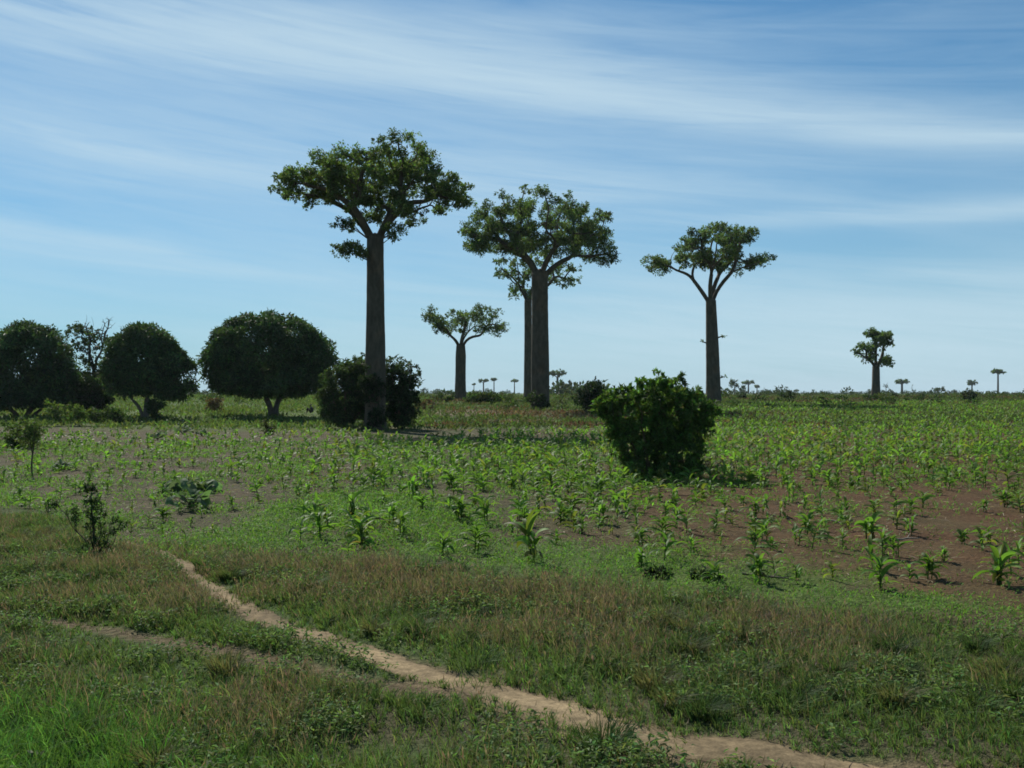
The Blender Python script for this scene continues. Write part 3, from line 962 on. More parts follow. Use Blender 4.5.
for i, (px, D, lobes, lab, cc) in enumerate([
        (62, 89, [(62, 412, 13, 6, 16)], 'pale green low bush under the edge of the left mango', (.075, .115, .035)),
        (80, 88, [(80, 414, 8, 5, 12)], 'small light green bush in the row behind the side bank', (.08, .12, .035)),
        (97, 88, [(97, 415, 8, 5, 12)], 'middle green bush of the row behind the side bank', (.06, .095, .03)),
        (117, 88, [(117, 415, 8, 5, 14)], 'dark green bush at the right end of the row near the round mango', (.04, .07, .022))]):
    shrub(px, D, lobes, lab, 80 + i, puff=.5, nleaf=45, L=.28, W=.12, base=cc, stems=4, tip=.012, name='bush', cat='bush')
shrub(22, 53, [(20, 432, 18, 10, 26), (10, 440, 8, 6, 8)], 'rounded green bush by the left edge in front of the wide mango', 71, puff=.4, nleaf=50, L=.2, W=.07, base=(.06, .095, .03), stems=6, tip=.012, name='bush', cat='bush')
shrub(33, 36.5, [(33, 428, 7, 6, 9), (31, 438, 9, 6, 8)], 'thin stemmed sapling with feathery leaves before the rounded left bush', 72, puff=.26, nleaf=40, L=.14, W=.04, base=(.09, .13, .045), stems=1, tip=.009,
      name='sapling', cat='sapling', spread=.1)
# the roadside shrub at left
shrub(96, 18.6, [(97, 538, 10, 16, 26), (93, 508, 8, 14, 16), (90, 487, 5, 4, 7), (76, 514, 10, 10, 8), (116, 522, 9, 10, 6), (104, 550, 12, 7, 10), (54, 502, 8, 4, 3)],
      'straggly dark shrub on the grass verge beside the path start', 73, puff=.085, nleaf=24, L=.07, W=.032, base=(.045, .078, .028), stems=7, tip=.005)
shrub(660, 16.2, [(660, 577, 12, 6, 10)], 'small dark leafy clump on the field edge below the big bush', 74, puff=.10, nleaf=50, L=.08, W=.045, base=(.025, .042, .022), stems=4, tip=.004, name='weed_clump', cat='plant')
shrub(700, 16.0, [(702, 581, 16, 4, 10)], 'low dark clump right of the other dark clump on the field edge', 75, puff=.09, nleaf=40, L=.08, W=.045, base=(.035, .058, .028), stems=4, tip=.004, name='weed_clump', cat='plant')

# broad-leaved crop plants with bluish leaves
for i, (px, py, s, lab) in enumerate([
        (190, 510, .55, 'bluish broad leaved plant, largest of its patch on the pale soil'), (180, 494, .45, 'bluish broad leaved plant behind the largest one on pale soil'),
        (208, 492, .35, 'small bluish broad leaved plant at the right of its patch'), (158, 440, .55, 'bluish broad leaved plant below the round mango'),
        (183, 434, .7, 'wide bluish broad leaved plant on the slope right of the round mango'), (202, 436, .5, 'smaller bluish plant right of the wide bluish plant on the slope'),
        (62, 470, .35, 'dark little broad leaved plant by the sapling stem')]):
    x, y = hit(px, py)
    t = thing('squash_plant', (x, y, gz(x, y)), lab, 'plant', 'bluish broad leaved plants')
    g = np.random.default_rng(900 + i); lf = Geo(); st = Geo()
    n = 26
    a = g.random(n) * 6.283; r = s * g.random(n) ** .5; h = s * 1.0 * (1 - .5 * (r / s) ** 2) * g.uniform(.5, 1, n)
    E = np.stack([r * np.cos(a), r * np.sin(a), h], 1)
    for e in E:
        st.tube(bez(np.array([0, 0, 0]), np.array([e[0] * .3, e[1] * .3, e[2] * .9]), e, 4), [.012, .01, .008, .006], 5)
        th = np.linspace(0, 6.283, 9)[:-1]; rr = .11 * g.uniform(.7, 1.3) * (1 + .15 * np.cos(3 * th))
        tilt = g.normal(0, .75, 2)
        V = np.stack([rr * np.cos(th), rr * np.sin(th), rr * np.cos(th) * tilt[0] + rr * np.sin(th) * tilt[1] - .03], 1)
        V = np.vstack([V, [[0, 0, .0]]]) + e
        lf.add(V, None, [(q, (q + 1) % 8, 8) for q in range(8)], vary(g, 1, (.10, .16, .07), .18, .06))
    st.obj('stems', M_STEM, t); lf.obj('foliage', M_GRASS, t)

# ------------------------------------------------------------------ maize
def maize_leaf(geo, g, p, az, L, W, el0, curl, segs, across, col):
    t = np.linspace(0, 1, segs + 1)
    el = el0 - curl * t ** 1.3
    ds = L / segs
    hx = np.concatenate([[0], np.cumsum(np.cos(el[:-1]) * ds)]); hz = np.concatenate([[0], np.cumsum(np.sin(el[:-1]) * ds)])
    az2 = az + g.normal(0, .25) * t
    c = np.stack([p[0] + hx * np.cos(az2), p[1] + hx * np.sin(az2), p[2] + hz], 1)
    w = W * np.sin(np.clip(.18 + t * .82, 0, 1) * PI) ** .7 * .5; w[-1] = .002
    s = np.stack([-np.sin(az2), np.cos(az2), np.zeros_like(az2)], 1)
    tw = g.normal(0, .5)
    up = np.stack([-np.sin(el) * np.cos(az2), -np.sin(el) * np.sin(az2), np.cos(el)], 1)
    s = s * math.cos(tw) + up * math.sin(tw)
    k = segs + 1
    if across == 2:
        V = np.stack([c - s * w[:, None] + up * w[:, None] * .35, c, c + s * w[:, None] + up * w[:, None] * .35], 1).reshape(-1, 3); m_ = 3
    else:
        V = np.stack([c - s * w[:, None], c + s * w[:, None]], 1).reshape(-1, 3); m_ = 2
    Q = [(i * m_ + j, i * m_ + j + 1, (i + 1) * m_ + j + 1, (i + 1) * m_ + j) for i in range(segs) for j in range(m_ - 1)]
    geo.add(V, Q, None, col)


def maize_geo(st, lf, g, H, nl, segs, across, ox=0, oy=0, oz=0, leafW=.1, sides=6, base=(.118, .205, .044)):
    lean = g.normal(0, .06, 2)
    top = np.array([ox + lean[0] * H, oy + lean[1] * H, oz + H * .62])
    if st is not None:
        st.tube(np.array([[ox, oy, oz - .03], [ox + lean[0] * H * .4, oy + lean[1] * H * .4, oz + H * .3], top]), [.017, .014, .009], sides, C=vary(g, 1, (.07, .12, .035), .1))
    a0 = g.random() * 6.283
    tone = math.exp(g.normal(0, .2))
    if g.random() < .2:
        base = (.150, .180, .045)
    for i in range(nl):
        f = (i + .6) / nl
        p = np.array([ox, oy, oz]) + (top - np.array([ox, oy, oz])) * (.12 + .88 * f)
        az = a0 + i * PI + g.normal(0, .45)
        ln = H * (.46 + .22 * math.sin(f * PI)) * g.uniform(.7, 1.2)
        el0 = .45 + .6 * f + g.normal(0, .2)
        c = vary(g, 1, np.array(base) * tone, .12, .06)[0]
        if i < 2 and g.random() < .35:
            c = np.array([.16, .13, .05])
        maize_leaf(lf, g, p, az, ln, leafW * g.uniform(.8, 1.15), el0, g.uniform(1.1, 2.3) * (1.15 - .4 * f), segs, across, c)


def maize_density(px, py):
    d = np.where(px > 640, np.where(py < 470, .92, np.interp(py, [470, 520, 600], [.8, .5, .45])), .74)
    d = np.where(px < 330, np.interp(py, [430, 450, 480, 520], [.55, .42, .28, .42]), d)
    d = np.where((px > 330) & (px < 640) & (py < 436), .45, d)
    d = np.where((px > 900) & (py > 495), .3, d)
    return d


def scatter_maize():
    g = np.random.default_rng(77)
    sp = .78
    a = R(9)
    I, J = np.meshgrid(np.arange(-190, 190), np.arange(10, 215), indexing='ij')
    U = I.ravel() * sp + g.normal(0, .16, I.size); Vv = J.ravel() * sp + g.normal(0, .13, I.size)
    x = U * math.cos(a) - Vv * math.sin(a); y = U * math.sin(a) + Vv * math.cos(a)
    v, w, far, px, py = zones(x, y)
    limit = np.interp(px, [0, 330, 420, 640, 760, 1024], [72, 74, 62, 84, 150, 155])
    keep = (v < .4) & (y < limit + (vnoise(x, y, 7, 61) - .5) * 12) & (px > -330) & (px < 1350) & (y > 15)
    dens = maize_density(px, py) * (.45 + 1.0 * vnoise(x, y, 3.5, 62)) * np.where(w > .5, .55, 1)
    keep &= g.random(len(x)) < dens
    pd = line_dist(x, y, PATH, PATHW)
    keep &= pd > 2.5
    keep &= ~((np.hypot(x - 5.2, y - 36.4) < 1.6))
    x, y, px, py, w = x[keep], y[keep], px[keep], py[keep], w[keep]
    o = np.argsort(y)
    return x[o], y[o], px[o], py[o], w[o]


mx, my, mpx, mpy, mw = scatter_maize()
# the two plants that stand out
HERO = [((532, 563), 1.08, 'tallest maize plant, alone on the weedy field edge below the big bush'),
        ((1001, 585), .74, 'leafy maize clump on red soil at the right edge of the field'),
        ((872, 540), .66, 'bushy maize plant on the bare red soil, left of the right edge clump')]
keepm = np.ones(len(mx), bool)
for (p, h, lab) in HERO:
    x, y = hit(*p)
    keepm &= np.hypot(mx - x, my - y) > .9
mx, my, mpx, mpy, mw = mx[keepm], my[keepm], mpx[keepm], mpy[keepm], mw[keepm]


def maize_thing(seed, H, hills, label=None, group=None):
    g = np.random.default_rng(seed)
    st = Geo(); lf = Geo()
    for h in range(hills):
        maize_geo(st, lf, g, H * g.uniform(.75, 1.05), int(g.integers(7, 10)), 7, 2, *(g.normal(0, .07, 2) if h else (0, 0)))
    t = thing('maize_plant', (0, 0, 0), label, 'maize', group)
    st.obj('stem', M_MAIZE, t, True); lf.obj('leaves', M_MAIZE, t, True)
    return t


for i, (p, h, lab) in enumerate(HERO):
    x, y = hit(*p)
    t = maize_thing(4000 + i, h, (2, 3, 3)[i], lab, 'maize plants nearest the road')
    t.location = (x, y, gz(x, y))

MAXM = 300 - len(HERO)
inview = (mpx > -5) & (mpx < 1029)
near_idx = np.where(inview)[0][:MAXM]
isnear = np.zeros(len(mx), bool); isnear[near_idx] = True
protos = [maize_thing(4100 + i, .86, 1 + (i % 3 != 1) + (i % 7 == 2)) for i in range(16)]
used = [False] * len(protos)


def copy_thing(r):
    c = r.copy(); COL.objects.link(c)
    for ch in r.children:
        d = ch.copy(); COL.objects.link(d); d.parent = c
    return c


gm = np.random.default_rng(78)
for i in near_idx:
    k = int(gm.integers(len(protos)))
    o = protos[k] if not used[k] else copy_thing(protos[k])
    used[k] = True
    s = gm.uniform(.42, .9) * (.72 if mpx[i] < 300 else .88 if mpx[i] > 620 else 1.0)
    o.location = (mx[i], my[i], gz(mx[i], my[i]))
    o.rotation_euler = (0, 0, gm.random() * 6.283)
    o.scale = (s, s, s * gm.uniform(.9, 1.1))
    if mw[i] > .5:
        lab = 'young maize plant in the bright green weeds along the field edge'
    elif mpx[i] < 330:
        lab = 'small maize plant on the pale grey brown soil at the left'
    elif mpx[i] < 600:
        lab = 'young maize plant in the middle of the crop left of the big bush'
    else:
        lab = 'young maize plant on the reddish tilled soil right of the middle'
    tag(o, lab, 'maize', lab.replace('young maize plant', 'maize plants').replace('small maize plant', 'maize plants'))
for k, u in enumerate(used):
    if not u:
        for ch in list(protos[k].children):
            bpy.data.objects.remove(ch)
        bpy.data.objects.remove(protos[k])


def maize_rest():
    g = np.random.default_rng(79)
    geo = Geo()
    for i in np.where(~isnear)[0]:
        D = my[i]
        segs = 4 if D < 45 else 3
        H = .86 * g.uniform(.45, .9) * (.75 if mpx[i] < 300 else 1.0)
        z = gz(mx[i], my[i]) if D < 60 else float(np.interp(D, Y_PTS, Z_PTS))
        nl = 8 if D < 45 else 6
        maize_geo(geo if D < 60 else None, geo, g, H, nl, segs, 1, mx[i], my[i], z, .085 * (1 if D < 45 else 1.35), 4)
    tag(geo.obj('maize_crop', M_MAIZE), kind='stuff')


maize_rest()

# ------------------------------------------------------------------ grass, weeds, scrub (nobody could count them)
def blades(geo, g, x, y, z, H, W, az, lean, C):
    n = len(x)
    d = np.stack([np.cos(az), np.sin(az), np.zeros(n)], 1); s = np.stack([-np.sin(az + 1.0), np.cos(az + 1.0), np.zeros(n)], 1)
    b = np.stack([x, y, z - .01], 1)
    m_ = b + d * (lean * H * .35)[:, None]; m_[:, 2] += H * .55
    tp = b + d * (lean * H)[:, None]; tp[:, 2] += H * (1 - .25 * lean)
    w = W[:, None] * .5
    V = np.stack([b - s * w, b + s * w, m_ + s * w * .8, m_ - s * w * .8, tp], 1).reshape(-1, 3)
    k = np.arange(n)[:, None] * 5
    geo.add(V, k + np.array([[0, 1, 2, 3]]), k + np.array([[3, 2, 4]]), np.repeat(C, 5, 0))


def fan_points(g, n, d0, d1, margin=60, p=1.0):
    """points over the wedge of ground in front of the road, evenly per square metre"""
    y = np.sqrt(g.uniform(d0 ** 2, d1 ** 2, n))
    x = y * g.uniform((-margin - 512) / FPX, (1024 + margin - 512) / FPX, n)
    return x, y


def verge_grass():
    g = np.random.default_rng(91)
    gg = Geo(); dg = Geo()
    n = 900000
    x, y = fan_points(g, n, 6.6, 24, 330)
    # tussocks: pull most blades towards tuft centres
    tx = np.round(x / .17) * .17 + (hash2(np.round(x / .17), np.round(y / .17), 5) - .5) * .15
    ty = np.round(y / .17) * .17 + (hash2(np.round(x / .17), np.round(y / .17), 6) - .5) * .15
    pull = g.random(n) < .7
    q = g.uniform(.1, .7, n)
    x = np.where(pull, tx + (x - tx) * q, x); y = np.where(pull, ty + (y - ty) * q, y)
    v, w, far, px, py = zones(x, y)
    pd = line_dist(x, y, PATH, PATHW); td = line_dist(x, y, TRACK, TRACKW)
    n1 = vnoise(x, y, 1.1, 41); n2 = vnoise(x, y, .35, 42); n3 = vnoise(x, y, 3.0, 43)
    dens = v * np.clip(.35 + .9 * n1 * (.5 + n2), 0, 1)
    dens *= sstep(.55, 1.6, pd + (n2 - .5) * 1.5) * (1 - .97 * sstep(1.7, .7, td + (n2 - .5) * 1.4))
    bare = np.exp(-((px - 430) / 90) ** 2 - ((py - 752) / 14) ** 2)
    dens *= 1 - .75 * bare
    keep = g.random(n) < dens
    x, y, px, py, pd, td, n1, n2, n3, tx, ty = [a[keep] for a in (x, y, px, py, pd, td, n1, n2, n3, tx, ty)]
    n = len(x)
    vb = py - np.interp(px, *VERGE)                                              # rows below the verge line
    right = sstep(190, 300, px - (py - 560) * 1.1)
    dry = right * sstep(-8, 8, vb) * sstep(95, 15, vb) * .25 + (1 - right) * (np.exp(-((py - 597) / 28) ** 2) * .20)
    dry = np.clip(dry + (n3 - .5) * .5 + (n1 - .5) * .5, .02, .5)
    lush = sstep(380, 80, px + (768 - py) * 1.0 + (n1 - .5) * 160) * sstep(670, 750, py + (n3 - .5) * 40)          # fresh grass by the road
    dry = dry * (1 - lush)
    z = ground_z(x, y)
    isdry = g.random(n) < dry
    H = np.where(isdry, g.uniform(.12, .30, n), g.uniform(.06, .20, n)) * (.6 + .8 * n1) * (.55 + .9 * hash2(np.round(tx / .17 * 1.0), np.round(ty / .17 * 1.0), 9)) * (.55 + .45 * sstep(1, 4, np.minimum(pd, td * 1.2)))
    H *= 1 + .5 * lush
    W = np.where(isdry, g.uniform(.004, .007, n), g.uniform(.006, .012, n)) * (y / 9) ** .6
    az = g.random(n) * 6.283; lean = g.uniform(.2, 1.1, n)
    C = np.where(isdry[:, None], vary(g, n, (.185, .150, .096), .28, .10), vary(g, n, (.104, .160, .048), .3, .13))
    C = np.where((lush[:, None] > g.random((n, 1))) & ~isdry[:, None], vary(g, n, (.098, .200, .042), .3, .12), C)
    a = ~isdry
    blades(gg, g, x[a], y[a], z[a], H[a], W[a], az[a], lean[a], C[a])
    a = isdry
    blades(dg, g, x[a], y[a], z[a], H[a], W[a], az[a], lean[a] * .6, C[a])
    # seed heads
    k = np.where(isdry & (g.random(n) < .22))[0]
    P = np.stack([x[k], y[k], z[k] + H[k] * .8], 1); m_ = len(k)
    d = g.normal(0, .35, (m_, 3)); d[:, 2] = 1
    dg.leaves(P, d, unit(g, m_), .09, .014, vary(g, m_, (.18, .13, .095), .2, .08))
    # rank tussocks standing out of the sward
    tx, ty = fan_points(g, 1300, 7.5, 21, 330)
    v, w, far, px, py = zones(tx, ty)
    keep = (v > .6) & (line_dist(tx, ty, PATH, PATHW) > 1.7) & (line_dist(tx, ty, TRACK, TRACKW) > 2.2) & (g.random(1300) < np.where(px > 300, .34, .2) * (.3 + 1.4 * vnoise(tx, ty, 2.2, 47)))
    for a, b in zip(tx[keep], ty[keep]):
        k = int(g.integers(110, 260)); r = g.uniform(.08, .26)
        an = g.random(k) * 6.283; q = r * g.random(k) ** .6
        X = a + q * np.cos(an); Y = b + q * np.sin(an)
        hh = g.uniform(.16, .36) * g.uniform(.55, 1.1, k)
        c = np.array([(.070, .115, .036), (.090, .145, .045), (.050, .085, .030), (.120, .125, .055)][g.integers(4)])
        gg_ = dg if g.random() < .15 else gg
        blades(gg_, g, X, Y, ground_z(X, Y), hh, g.uniform(.007, .013, k), an + g.normal(0, .5, k), g.uniform(.3, 1.2, k), vary(g, k, c, .28, .1))
    # broad weeds among the grass
    x, y = fan_points(g, 86000, 6.8, 20, 330)
    v, w, far, px, py = zones(x, y)
    n1 = vnoise(x, y, .8, 45); n2 = vnoise(x, y, .25, 46)
    pd = line_dist(x, y, PATH, PATHW); td = line_dist(x, y, TRACK, TRACKW)
    keep = (g.random(len(x)) < v * .7 * sstep(.5, .85, n1 * .65 + n2 * .4)) & (pd > 1.3) & (td > 1.2)
    x, y = x[keep], y[keep]; n = len(x)
    rep = 6
    X = np.repeat(x, rep) + g.normal(0, .035, n * rep); Y = np.repeat(y, rep) + g.normal(0, .035, n * rep)
    P = np.stack([X, Y, ground_z(X, Y) + g.uniform(.02, .2, n * rep)], 1)
    d = unit(g, n * rep); d[:, 2] = d[:, 2] * .4 + .15; nr = unit(g, n * rep) * .5; nr[:, 2] += 1
    gg.leaves(P, d, nr, g.uniform(.04, .09, n * rep), g.uniform(.018, .035, n * rep), vary(g, n * rep, (.115, .175, .058), .3))
    tag(gg.obj('verge_grass', M_GRASS), kind='stuff')
    tag(dg.obj('dry_grass', M_GRASS), kind='stuff')


verge_grass()


def field_weeds():
    g = np.random.default_rng(93)
    geo = Geo()
    # bright low weeds on the field edge, thin ones over the soil
    n = 500000
    x, y = fan_points(g, n, 10.5, 60, 330)
    near = g.random(n) < np.clip(22 / y, 0, 1) ** 1.0
    x, y = x[near], y[near]
    v, w, far, px, py = zones(x, y)
    n1 = vnoise(x, y, 1.6, 51); n2 = vnoise(x, y, .45, 52)
    dens = w * np.clip(1.9 * (n1 * .55 + n2 * .35 + .25 * vnoise(x, y, 4, 53)) - .35, .08, 1) + (1 - w) * (1 - v) * np.clip((n1 * .6 + n2 * .5 - .42) * 1.4, 0, 1) * np.where(px < 330, .65, np.where(px < 620, .95, .36))
    keep = g.random(len(x)) < dens * (1 - v)
    x, y, w = x[keep], y[keep], w[keep]; n = len(x)
    rep = 3
    X = np.repeat(x, rep) + g.normal(0, .04, n * rep); Y = np.repeat(y, rep) + g.normal(0, .04, n * rep)
    z = ground_z(X, Y)
    sc_ = np.repeat(np.clip(y / 20, .8, 2.2), rep)
    P = np.stack([X, Y, z + g.uniform(.0, .10, n * rep)], 1)
    d = unit(g, n * rep); d[:, 2] = np.abs(d[:, 2]) * .7 + .15; nr = unit(g, n * rep) * .6; nr[:, 2] += 1
    geo.leaves(P, d, nr, g.uniform(.05, .13, n * rep) * sc_, g.uniform(.012, .028, n * rep) * sc_, vary(g, n * rep, (.128, .240, .040), .25))
    tag(geo.obj('field_weeds', M_GRASS), kind='stuff')
    # dead stalks, straw and clods lying on the soil
    x, y = fan_points(g, 13000, 15, 60, 330)
    v, w, far, px, py = zones(x, y)
    keep = (v < .1) & (g.random(len(x)) < (1 - .8 * w) * np.clip(26 / y, 0, 1))
    x, y = x[keep], y[keep]; n = len(x)
    a = g.random(n) * 3.14; d = np.stack([np.cos(a), np.sin(a), g.normal(0, .08, n)], 1)
    st = Geo(); st.leaves(np.stack([x, y, ground_z(x, y) + .02], 1), d, np.tile([0, 0, 1.0], (n, 1)), g.uniform(.1, .45, n), g.uniform(.012, .03, n), vary(g, n, (.30, .25, .17), .3, .06), .04)
    tag(st.obj('straw_litter', M_GRASS), kind='stuff')


field_weeds()


def far_cover():
    """rough grass and scrub behind the crop, then the low wood along the horizon"""
    g = np.random.default_rng(95)
    geo = Geo()
    n = 200000
    x, y = fan_points(g, n, 74, 260, 250)
    keep = g.random(n) < np.clip(95 / y, 0, 1) ** 1.6
    x, y = x[keep], y[keep]
    v, w, far, px, py = zones(x, y)
    n1 = vnoise(x, y, 4, 71); n2 = vnoise(x, y, 14, 72)
    open_ = (np.abs(x / np.maximum(y, 1) + .2) < .03) & (y > 100) & (y < 117)
    dens = far * np.clip(.25 + 1.1 * (n1 * .6 + n2 * .5 - .3), .05, 1)
    keep = g.random(len(x)) < dens
    x, y, px, n2, open_ = x[keep], y[keep], px[keep], n2[keep], open_[keep]; n = len(x); rep = 4
    low_ = np.where(np.repeat(open_, rep), .3, 1.0)
    X = np.repeat(x, rep) + g.normal(0, .2, n * rep); Y = np.repeat(y, rep) + g.normal(0, .2, n * rep)
    P = np.stack([X, Y, np.interp(Y, Y_PTS, Z_PTS) + g.uniform(-.05, .25, n * rep)], 1)
    d = unit(g, n * rep); d[:, 2] = np.abs(d[:, 2]) + .3; nr = unit(g, n * rep) * .7; nr[:, 2] += .6
    left = np.repeat(px < 430, rep)[:, None]
    C = np.where(left, vary(g, n * rep, (.110, .160, .045), .22), vary(g, n * rep, (.085, .120, .038), .26))
    br = (np.repeat(vnoise(x, y, 6, 73), rep) > .68)[:, None] & ~left
    C = np.where(br, vary(g, n * rep, (.12, .085, .05), .25), C)
    P[:, 2] -= np.where(low_ < 1, .1, 0)
    geo.leaves(P, d, nr, g.uniform(.25, .6, n * rep) * low_, g.uniform(.08, .2, n * rep), C)
    tag(geo.obj('rough_grass', M_GRASS), kind='stuff')
    sc2 = Geo()
    for i in range(540):
        y = g.uniform(128, 420); x = y * g.uniform(-.72, .72); px = 512 + FPX * x / y
        if px < 330 and y < 150:
            continue
        h = g.uniform(.5, 1.3); r = h * g.uniform(.7, 1.3); k = int(70 if y < 220 else 45)
        u = unit(g, k); u[:, 2] = np.abs(u[:, 2])
        P = np.array([x, y, np.interp(y, Y_PTS, Z_PTS)]) + u * np.array([r, r, h]) * (g.random((k, 1)) ** .4)
        c = np.array([(.05, .078, .026), (.035, .06, .022), (.075, .10, .036), (.06, .07, .035)][g.integers(4)])
        sc2.leaves(P, u * .6 + unit(g, k) * .6, unit(g, k) + [0, 0, .5], .45, .24, vary(g, k, c, .2))
    tag(sc2.obj('scrub', M_SHRUB_LEAF), kind='stuff')
    wd = Geo()
    for i in range(1150):
        y = 420 * (1500 / 420) ** g.random(); x = y * g.uniform(-.75, .75); px = 512 + FPX * x / y
        big = vnoise(np.array([x]), np.array([y]), 120, 75)[0]
        h = (1.5 + 4.2 * max(0, big - .35)) * g.uniform(.5, 1.25)
        if 558 < px < 602:
            h *= 1.7
        if g.random() < .08:
            h *= 1.9
        if i < 16:
            px = 556 + 48 * i / 15 + g.normal(0, 1.5); y = g.uniform(430, 520); x = (px - 512) / FPX * y; h = g.uniform(4.2, 6.8)
        r = h * g.uniform(.5, .9); k = 50
        u = unit(g, k); u[:, 2] = np.abs(u[:, 2])
        P = np.array([x, y, np.interp(y, Y_PTS, Z_PTS)]) + u * np.array([r, r, h]) * (g.random((k, 1)) ** .4)
        wd.leaves(P, u * .6 + unit(g, k) * .6, unit(g, k) + [0, 0, .5], h * .38, h * .25, vary(g, k, (.036, .056, .026), .2))
    tag(wd.obj('far_wood', M_SHRUB_LEAF), kind='stuff')


far_cover()

# ------------------------------------------------------------------ dead sticks on the soil
for i, (px, py, ln, a, lab) in enumerate([
        (936, 481, .9, .15, 'pale dead stalk lying on red soil near the right edge'),
        (838, 524, .7, -.5, 'short pale stick on the bare red soil below the crop'),
        (905, 542, .6, .1, 'pale stick on the soil near the bushy maize plant'),
        (765, 582, .8, -.7, 'dark forked stick leaning in the weeds on the field edge')]):
    x, y = hit(px, py); g = np.random.default_rng(980 + i)
    z = gz(x, y) + .035
    t = Geo(); d = np.array([math.cos(a), math.sin(a), 0]) * ln * .5
    P = np.array([-d, -d * .3 + g.normal(0, .02, 3), d * .3 + g.normal(0, .02, 3), d]); P[:, 2] += np.abs(g.normal(0, .03, 4))
    t.tube(P, [.022, .02, .017, .01], 7, lump=.1, g=g, C=(1, 1, 1))
    t.tube(np.array([P[2], P[2] + [.1, .12, .08]]), [.012, .006], 5)
    o = t.obj('stick', plain_mat('dead_wood', (.24, .20, .15) if i != 3 else (.09, .07, .05), .9, .3, 20), None, True, (x, y, z))
    tag(o, lab, 'stick')


# ------------------------------------------------------------------ the person sitting in the mango shade
def skin_mesh(name, pts, edges, radii, mat, parent, root=0, levels=2):
    me = bpy.data.meshes.new(name)
    me.from_pydata([tuple(p) for p in pts], edges, [])
    o = bpy.data.objects.new(name, me); COL.objects.link(o)
    s = o.modifiers.new('skin', 'SKIN'); s.use_smooth_shade = True
    for i, r in enumerate(radii):
        rr = r if isinstance(r, tuple) else (r, r)
        me.skin_vertices[0].data[i].radius = rr
        me.skin_vertices[0].data[i].use_root = (i == root)
    b = o.modifiers.new('sub', 'SUBSURF'); b.levels = levels; b.render_levels = levels
    dg = bpy.context.evaluated_depsgraph_get()
    m2 = bpy.data.meshes.new_from_object(o.evaluated_get(dg))
    bpy.data.objects.remove(o)
    m2.materials.clear(); m2.materials.append(mat)
    r_ = bpy.data.objects.new(name, m2); COL.objects.link(r_)
    r_.parent = parent
    return r_


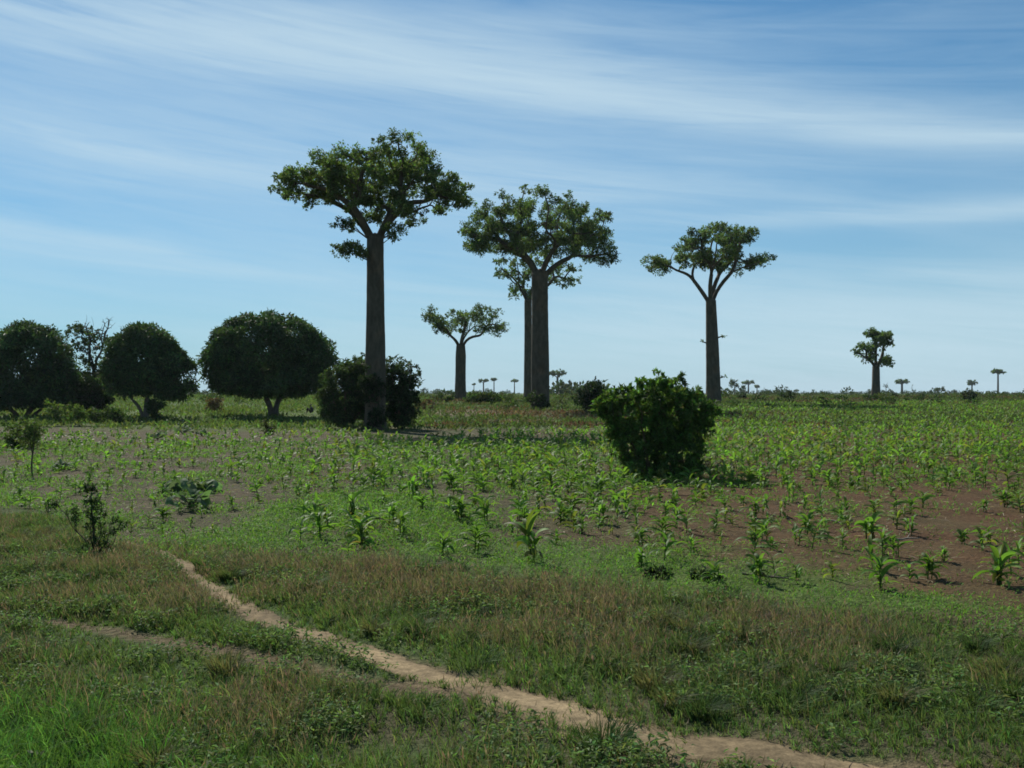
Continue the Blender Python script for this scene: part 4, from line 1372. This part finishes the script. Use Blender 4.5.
def person():
    x, y = (312 - 512) / FPX * 112.0, 112.0
    t = thing('person', (x, y, gz(x, y)), 'person in dark clothes sitting on the ground with knees up in mango shade', 'person')
    t.location.z = float(np.interp(y, Y_PTS, Z_PTS)) + .15
    t.scale = (1.15, 1.15, 1.15)
    t.rotation_euler = (0, 0, R(180))                                             # faces the left
    skin = plain_mat('skin', (.075, .045, .03), .5, .1)
    cloth = plain_mat('dark_cloth', (.03, .035, .05), .85, .2)
    trous = plain_mat('dark_trousers', (.035, .03, .028), .85, .2)
    hairm = plain_mat('black_hair', (.008, .007, .006), .6, .2, 60)
    # local: faces +X
    pts = [(0, 0, .12), (-.03, 0, .28), (-.01, 0, .44), (.05, 0, .56), (.09, 0, .64), (.12, 0, .70), (.135, 0, .79), (.12, 0, .85)]
    rad = [(.15, .13), (.14, .11), (.15, .11), (.12, .10), (.052, .052), (.06, .06), (.085, .075), (.06, .055)]
    ed = [(0, 1), (1, 2), (2, 3), (3, 4), (4, 5), (5, 6), (6, 7)]

    def chain(start, seq):
        prev = start
        for p, r in seq:
            pts.append(p); rad.append(r); ed.append((prev, len(pts) - 1)); prev = len(pts) - 1
        return prev
    for s in (-1, 1):
        chain(0, [((.06, .10 * s, .12), .10), ((.30, .13 * s, .34), .075), ((.44, .13 * s, .50), .062), ((.46, .12 * s, .30), .055), ((.47, .12 * s, .09), .04), ((.56, .13 * s, .045), .035), ((.66, .14 * s, .03), .025)])
        w = chain(3, [((.05, .17 * s, .55), .062), ((.14, .21 * s, .42), .048), ((.22, .21 * s, .33), .042), ((.36, .12 * s, .45), .032), ((.44, .06 * s, .53), .026)])
        pm = chain(w, [((.49, .035 * s, .555), (.032, .018))])
        for f, (dy, ln) in enumerate([(-.030, .055), (-.010, .068), (.010, .066), (.028, .05)]):
            chain(pm, [((.525, .03 * s + dy * .8, .560), .010), ((.525 + ln * .6, .03 * s + dy, .555), .009), ((.525 + ln, .03 * s + dy, .53), .007)])
        chain(pm, [((.50, .035 * s - .03 * s, .58), .011), ((.53, -.01 * s, .60), .009)])
    skin_mesh('body', pts, ed, rad, skin, t)
    # face
    hd = Geo()
    for s in (-1, 1):
        hd.tube(np.array([[.205, .03 * s, .795], [.216, .03 * s, .795]]), [.012, .008], 8)
        hd.tube(np.array([[.13, .078 * s, .765], [.125, .088 * s, .80]]), [.018, .014], 8)
    hd.tube(np.array([[.205, 0, .79], [.225, 0, .765], [.21, 0, .755]]), [.008, .016, .012], 8)
    hd.tube(np.array([[.20, -.025, .733], [.207, 0, .731], [.20, .025, .733]]), [.006, .009, .006], 8)
    hd.obj('face', skin, t, True)
    # hair cap
    th = np.linspace(0, 6.283, 25)[:-1]; V = []; Q = []
    for k_, f in enumerate(np.linspace(.15, 1.45, 7)):
        V += [(.115 + .098 * math.cos(f) * math.cos(a) - .012, .092 * math.cos(f) * math.sin(a), .80 + .098 * math.sin(f) + (.03 if math.cos(a) > .3 else 0) * math.cos(f)) for a in th]
    for k_ in range(6):
        Q += [(k_ * 24 + j, k_ * 24 + (j + 1) % 24, (k_ + 1) * 24 + (j + 1) % 24, (k_ + 1) * 24 + j) for j in range(24)]
    V.append((.103, 0, .90)); T = [(144 + j, 144 + (j + 1) % 24, 168) for j in range(24)]
    h = Geo(); h.add(V, Q, T); h.obj('hair', hairm, t, True)
    # shirt: torso and upper arms a little larger than the body
    p2 = [(0, 0, .14), (-.03, 0, .28), (-.01, 0, .44), (.05, 0, .56), (.075, 0, .61)]
    r2 = [(.165, .145), (.155, .128), (.165, .128), (.135, .115), (.07, .07)]
    e2 = [(0, 1), (1, 2), (2, 3), (3, 4)]
    for s in (-1, 1):
        n = len(p2); p2 += [(.05, .17 * s, .55), (.13, .205 * s, .435), (.17, .21 * s, .385)]; r2 += [.075, .064, .062]; e2 += [(3, n), (n, n + 1), (n + 1, n + 2)]
    skin_mesh('shirt', p2, e2, r2, cloth, t)
    p3 = [(0, 0, .12), (-.02, 0, .20)]; r3 = [(.165, .145), (.16, .135)]; e3 = [(0, 1)]
    for s in (-1, 1):
        n = len(p3)
        p3 += [(.06, .10 * s, .12), (.30, .13 * s, .34), (.44, .13 * s, .50), (.46, .12 * s, .30), (.468, .12 * s, .14)]; r3 += [.112, .088, .075, .068, .06]
        e3 += [(0, n), (n, n + 1), (n + 1, n + 2), (n + 2, n + 3), (n + 3, n + 4)]
    skin_mesh('trousers', p3, e3, r3, trous, t)


person()


# ------------------------------------------------------------------ the air over the plain
def haze():
    m, N, L = nodes('haze_air')
    out = N.new('ShaderNodeOutputMaterial'); v = N.new('ShaderNodeVolumePrincipled')
    v.inputs['Color'].default_value = (.80, .90, 1.0, 1)
    v.inputs['Density'].default_value = .00006
    v.inputs['Anisotropy'].default_value = .2
    L.new(v.outputs[0], out.inputs['Volume'])
    g = Geo(); r = 3400.0
    V = [(sx * r, sy * r, z) for z in (-1.6, 34.0) for sy in (-1, 1) for sx in (-1, 1)]
    g.add(V, [(0, 2, 3, 1), (4, 5, 7, 6), (0, 1, 5, 4), (2, 6, 7, 3), (0, 4, 6, 2), (1, 3, 7, 5)])
    tag(g.obj('haze', m), kind='stuff')


haze()
